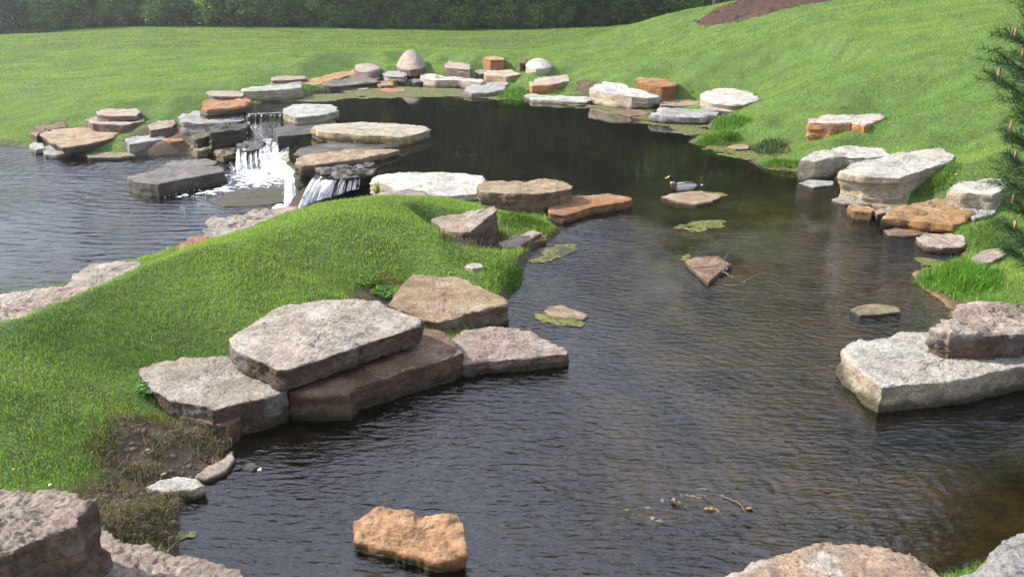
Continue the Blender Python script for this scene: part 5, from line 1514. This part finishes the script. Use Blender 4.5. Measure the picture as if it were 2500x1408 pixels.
# ------------------------------------------------------------------ twigs, leaves and litter
TWIG = mat_simple('dead_twig', (0.15, 0.11, 0.075), 0.85, 0.4, 40)
def twig(label, pts, r=0.008):
    P = np.array([onz(p[0], p[1], p[2]) for p in pts])
    c = P[0].copy()
    Q = interp_line(P - c, 10)
    Q[1:-1] += rng.normal(0, 0.006, (8, 3))
    V, F = tube(Q, np.linspace(r, r * 0.45, 10), 6)
    return tag(add_obj('twig', np_mesh('twig', V, [F]), TWIG, loc=c), label, 'twig')
twig('bent dead twig lying across the brown three cornered stone', [(1692, 655, .07), (1720, 650, .085), (1752, 650, .09), (1768, 630, .12), (1778, 617, .16)])
twig('upright dead twig at the right end of the brown three cornered stone', [(1774, 660, .04), (1771, 640, .09), (1769, 632, .12)])
twig('curved dead twig reaching from the water right of the brown three cornered stone', [(1815, 692, .0), (1835, 676, .03), (1852, 670, .05), (1872, 672, .04)])
twig('dark arched twig in the water just right of the brown three cornered stone', [(1765, 664, .04), (1785, 672, .05), (1793, 680, .03), (1788, 688, -.01)])
twig('debris twig floating below the brown three cornered stone', [(1768, 695, .01), (1800, 697, .015), (1830, 693, .01)])
twig('short dark stick on the sunken pale brown stone', [(1638, 1219, .012), (1652, 1226, .02), (1676, 1238, .01)], 0.012)
twig('thin curved stem on the sunken pale brown stone', [(1765, 1212, .01), (1800, 1222, .015), (1818, 1246, .01)], 0.006)
twig('short stem at the left of the sunken pale brown stone', [(1700, 1205, .008), (1718, 1212, .01), (1735, 1222, .008)], 0.004)
twig('pale stick standing in the grass at the top of the earth bank', [(219, 1028, .50), (222, 1010, .54), (225, 996, .58)], 0.006)
twig('thin dark stem lying on the pink granite boulder', [(2222, 1350, .59), (2232, 1378, .60), (2262, 1392, .59), (2276, 1386, .59)], 0.004)
def litter(name, label, cat, px, py, z, r, mat, flat=0.35):
    b = onz(px, py, z)
    v = ico_v * np.array([r, r * 0.6, r * flat]) * (1 + 0.25 * rng.normal(size=(12, 1)))
    return tag(add_obj(name, np_mesh(name, v, [ico_f]), mat, loc=b), label, cat)
LEAFB = mat_simple('dead_leaf', (0.30, 0.17, 0.07), 0.8, 0.3, 50)
PEB = mat_simple('pebble_grey', (0.34, 0.31, 0.27), 0.85, 0.2, 40)
GREENL = mat_simple('water_weed', (0.10, 0.14, 0.02), 0.6, 0.5, 40)
SCRAP = mat_simple('white_scrap', (0.75, 0.75, 0.72), 0.7, 0.15, 40)
litter('water_weed', 'green weed lump beside the sunken pale brown stone', 'weed', 1533, 1246, 0.004, 0.024, GREENL, 0.5)
litter('dead_leaf', 'tan dead leaf on the sunken stone, left of its twin', 'leaf', 1726, 1240, 0.012, 0.022, LEAFB)
litter('dead_leaf', 'tan dead leaf on the sunken stone, right of its twin', 'leaf', 1737, 1241, 0.012, 0.022, LEAFB)
litter('dead_leaf', 'tan leaf at the right tip of the sunken stone', 'leaf', 1830, 1240, 0.010, 0.028, LEAFB)
litter('white_scrap', 'white scrap floating in the black water by the earth bank', 'scrap', 633, 1146, 0.006, 0.022, SCRAP, 0.5)
litter('white_scrap', 'white scrap at the edge of the grass above the huge corner block', 'scrap', 122, 1184, 0.50, 0.011, SCRAP, 0.9)
litter('pebble', 'pale pebble halfway down the earth bank', 'pebble', 361, 1098, 0.20, 0.018, PEB, 0.6)
litter('pebble', 'pale pebble just above the small white stone', 'pebble', 400, 1156, 0.08, 0.02, PEB, 0.6)
YEL = mat_simple('dandelion_yellow', (0.75, 0.52, 0.02), 0.6, 0.2, 60)
for (px, py, lab) in ((40, 1172, 'yellow dandelion above the huge corner block'), (527, 204, 'yellow dandelion in the lawn above the thin pink capping slab'), (2332, 437, 'yellow dandelion above the white rounded block beside the pine'),
                      (2190, 370, 'yellow dandelion behind the biggest white block')):
    g = ghit(px, py)
    o = litter('dandelion', lab, 'flower', px, py, g[2] + 0.06, 0.011 if py > 900 else 0.02, YEL, 0.5)
    o.location = (g[0], g[1], g[2] + 0.07)

# ------------------------------------------------------------------ thin summer haze
hm = bpy.data.materials.new('haze'); hm.use_nodes = True
hn = hm.node_tree; hn.nodes.clear()
ho = hn.nodes.new('ShaderNodeOutputMaterial'); hv = hn.nodes.new('ShaderNodeVolumePrincipled')
hv.inputs['Color'].default_value = (0.95, 0.97, 1.0, 1); hv.inputs['Density'].default_value = 0.0011; hv.inputs['Anisotropy'].default_value = 0.7
hn.links.new(hv.outputs[0], ho.inputs['Volume'])
hx0, hx1, hy0, hy1 = XS[0] - 2, XS[-1] + 2, YS[0] - 2, YS[-1] + 2
hz0, hz1 = float(GZ.min()) - 1.0, 31.0
bm = bmesh.new()
bmesh.ops.create_cube(bm, size=1.0)
for v in bm.verts:
    v.co = Vector(((hx0 if v.co.x < 0 else hx1), (hy0 if v.co.y < 0 else hy1), (hz0 if v.co.z < 0 else hz1)))
me = bpy.data.meshes.new('haze'); bm.to_mesh(me); bm.free()
tag(add_obj('haze', me, hm), 'thin pale haze over the whole garden', 'haze', kind='stuff')
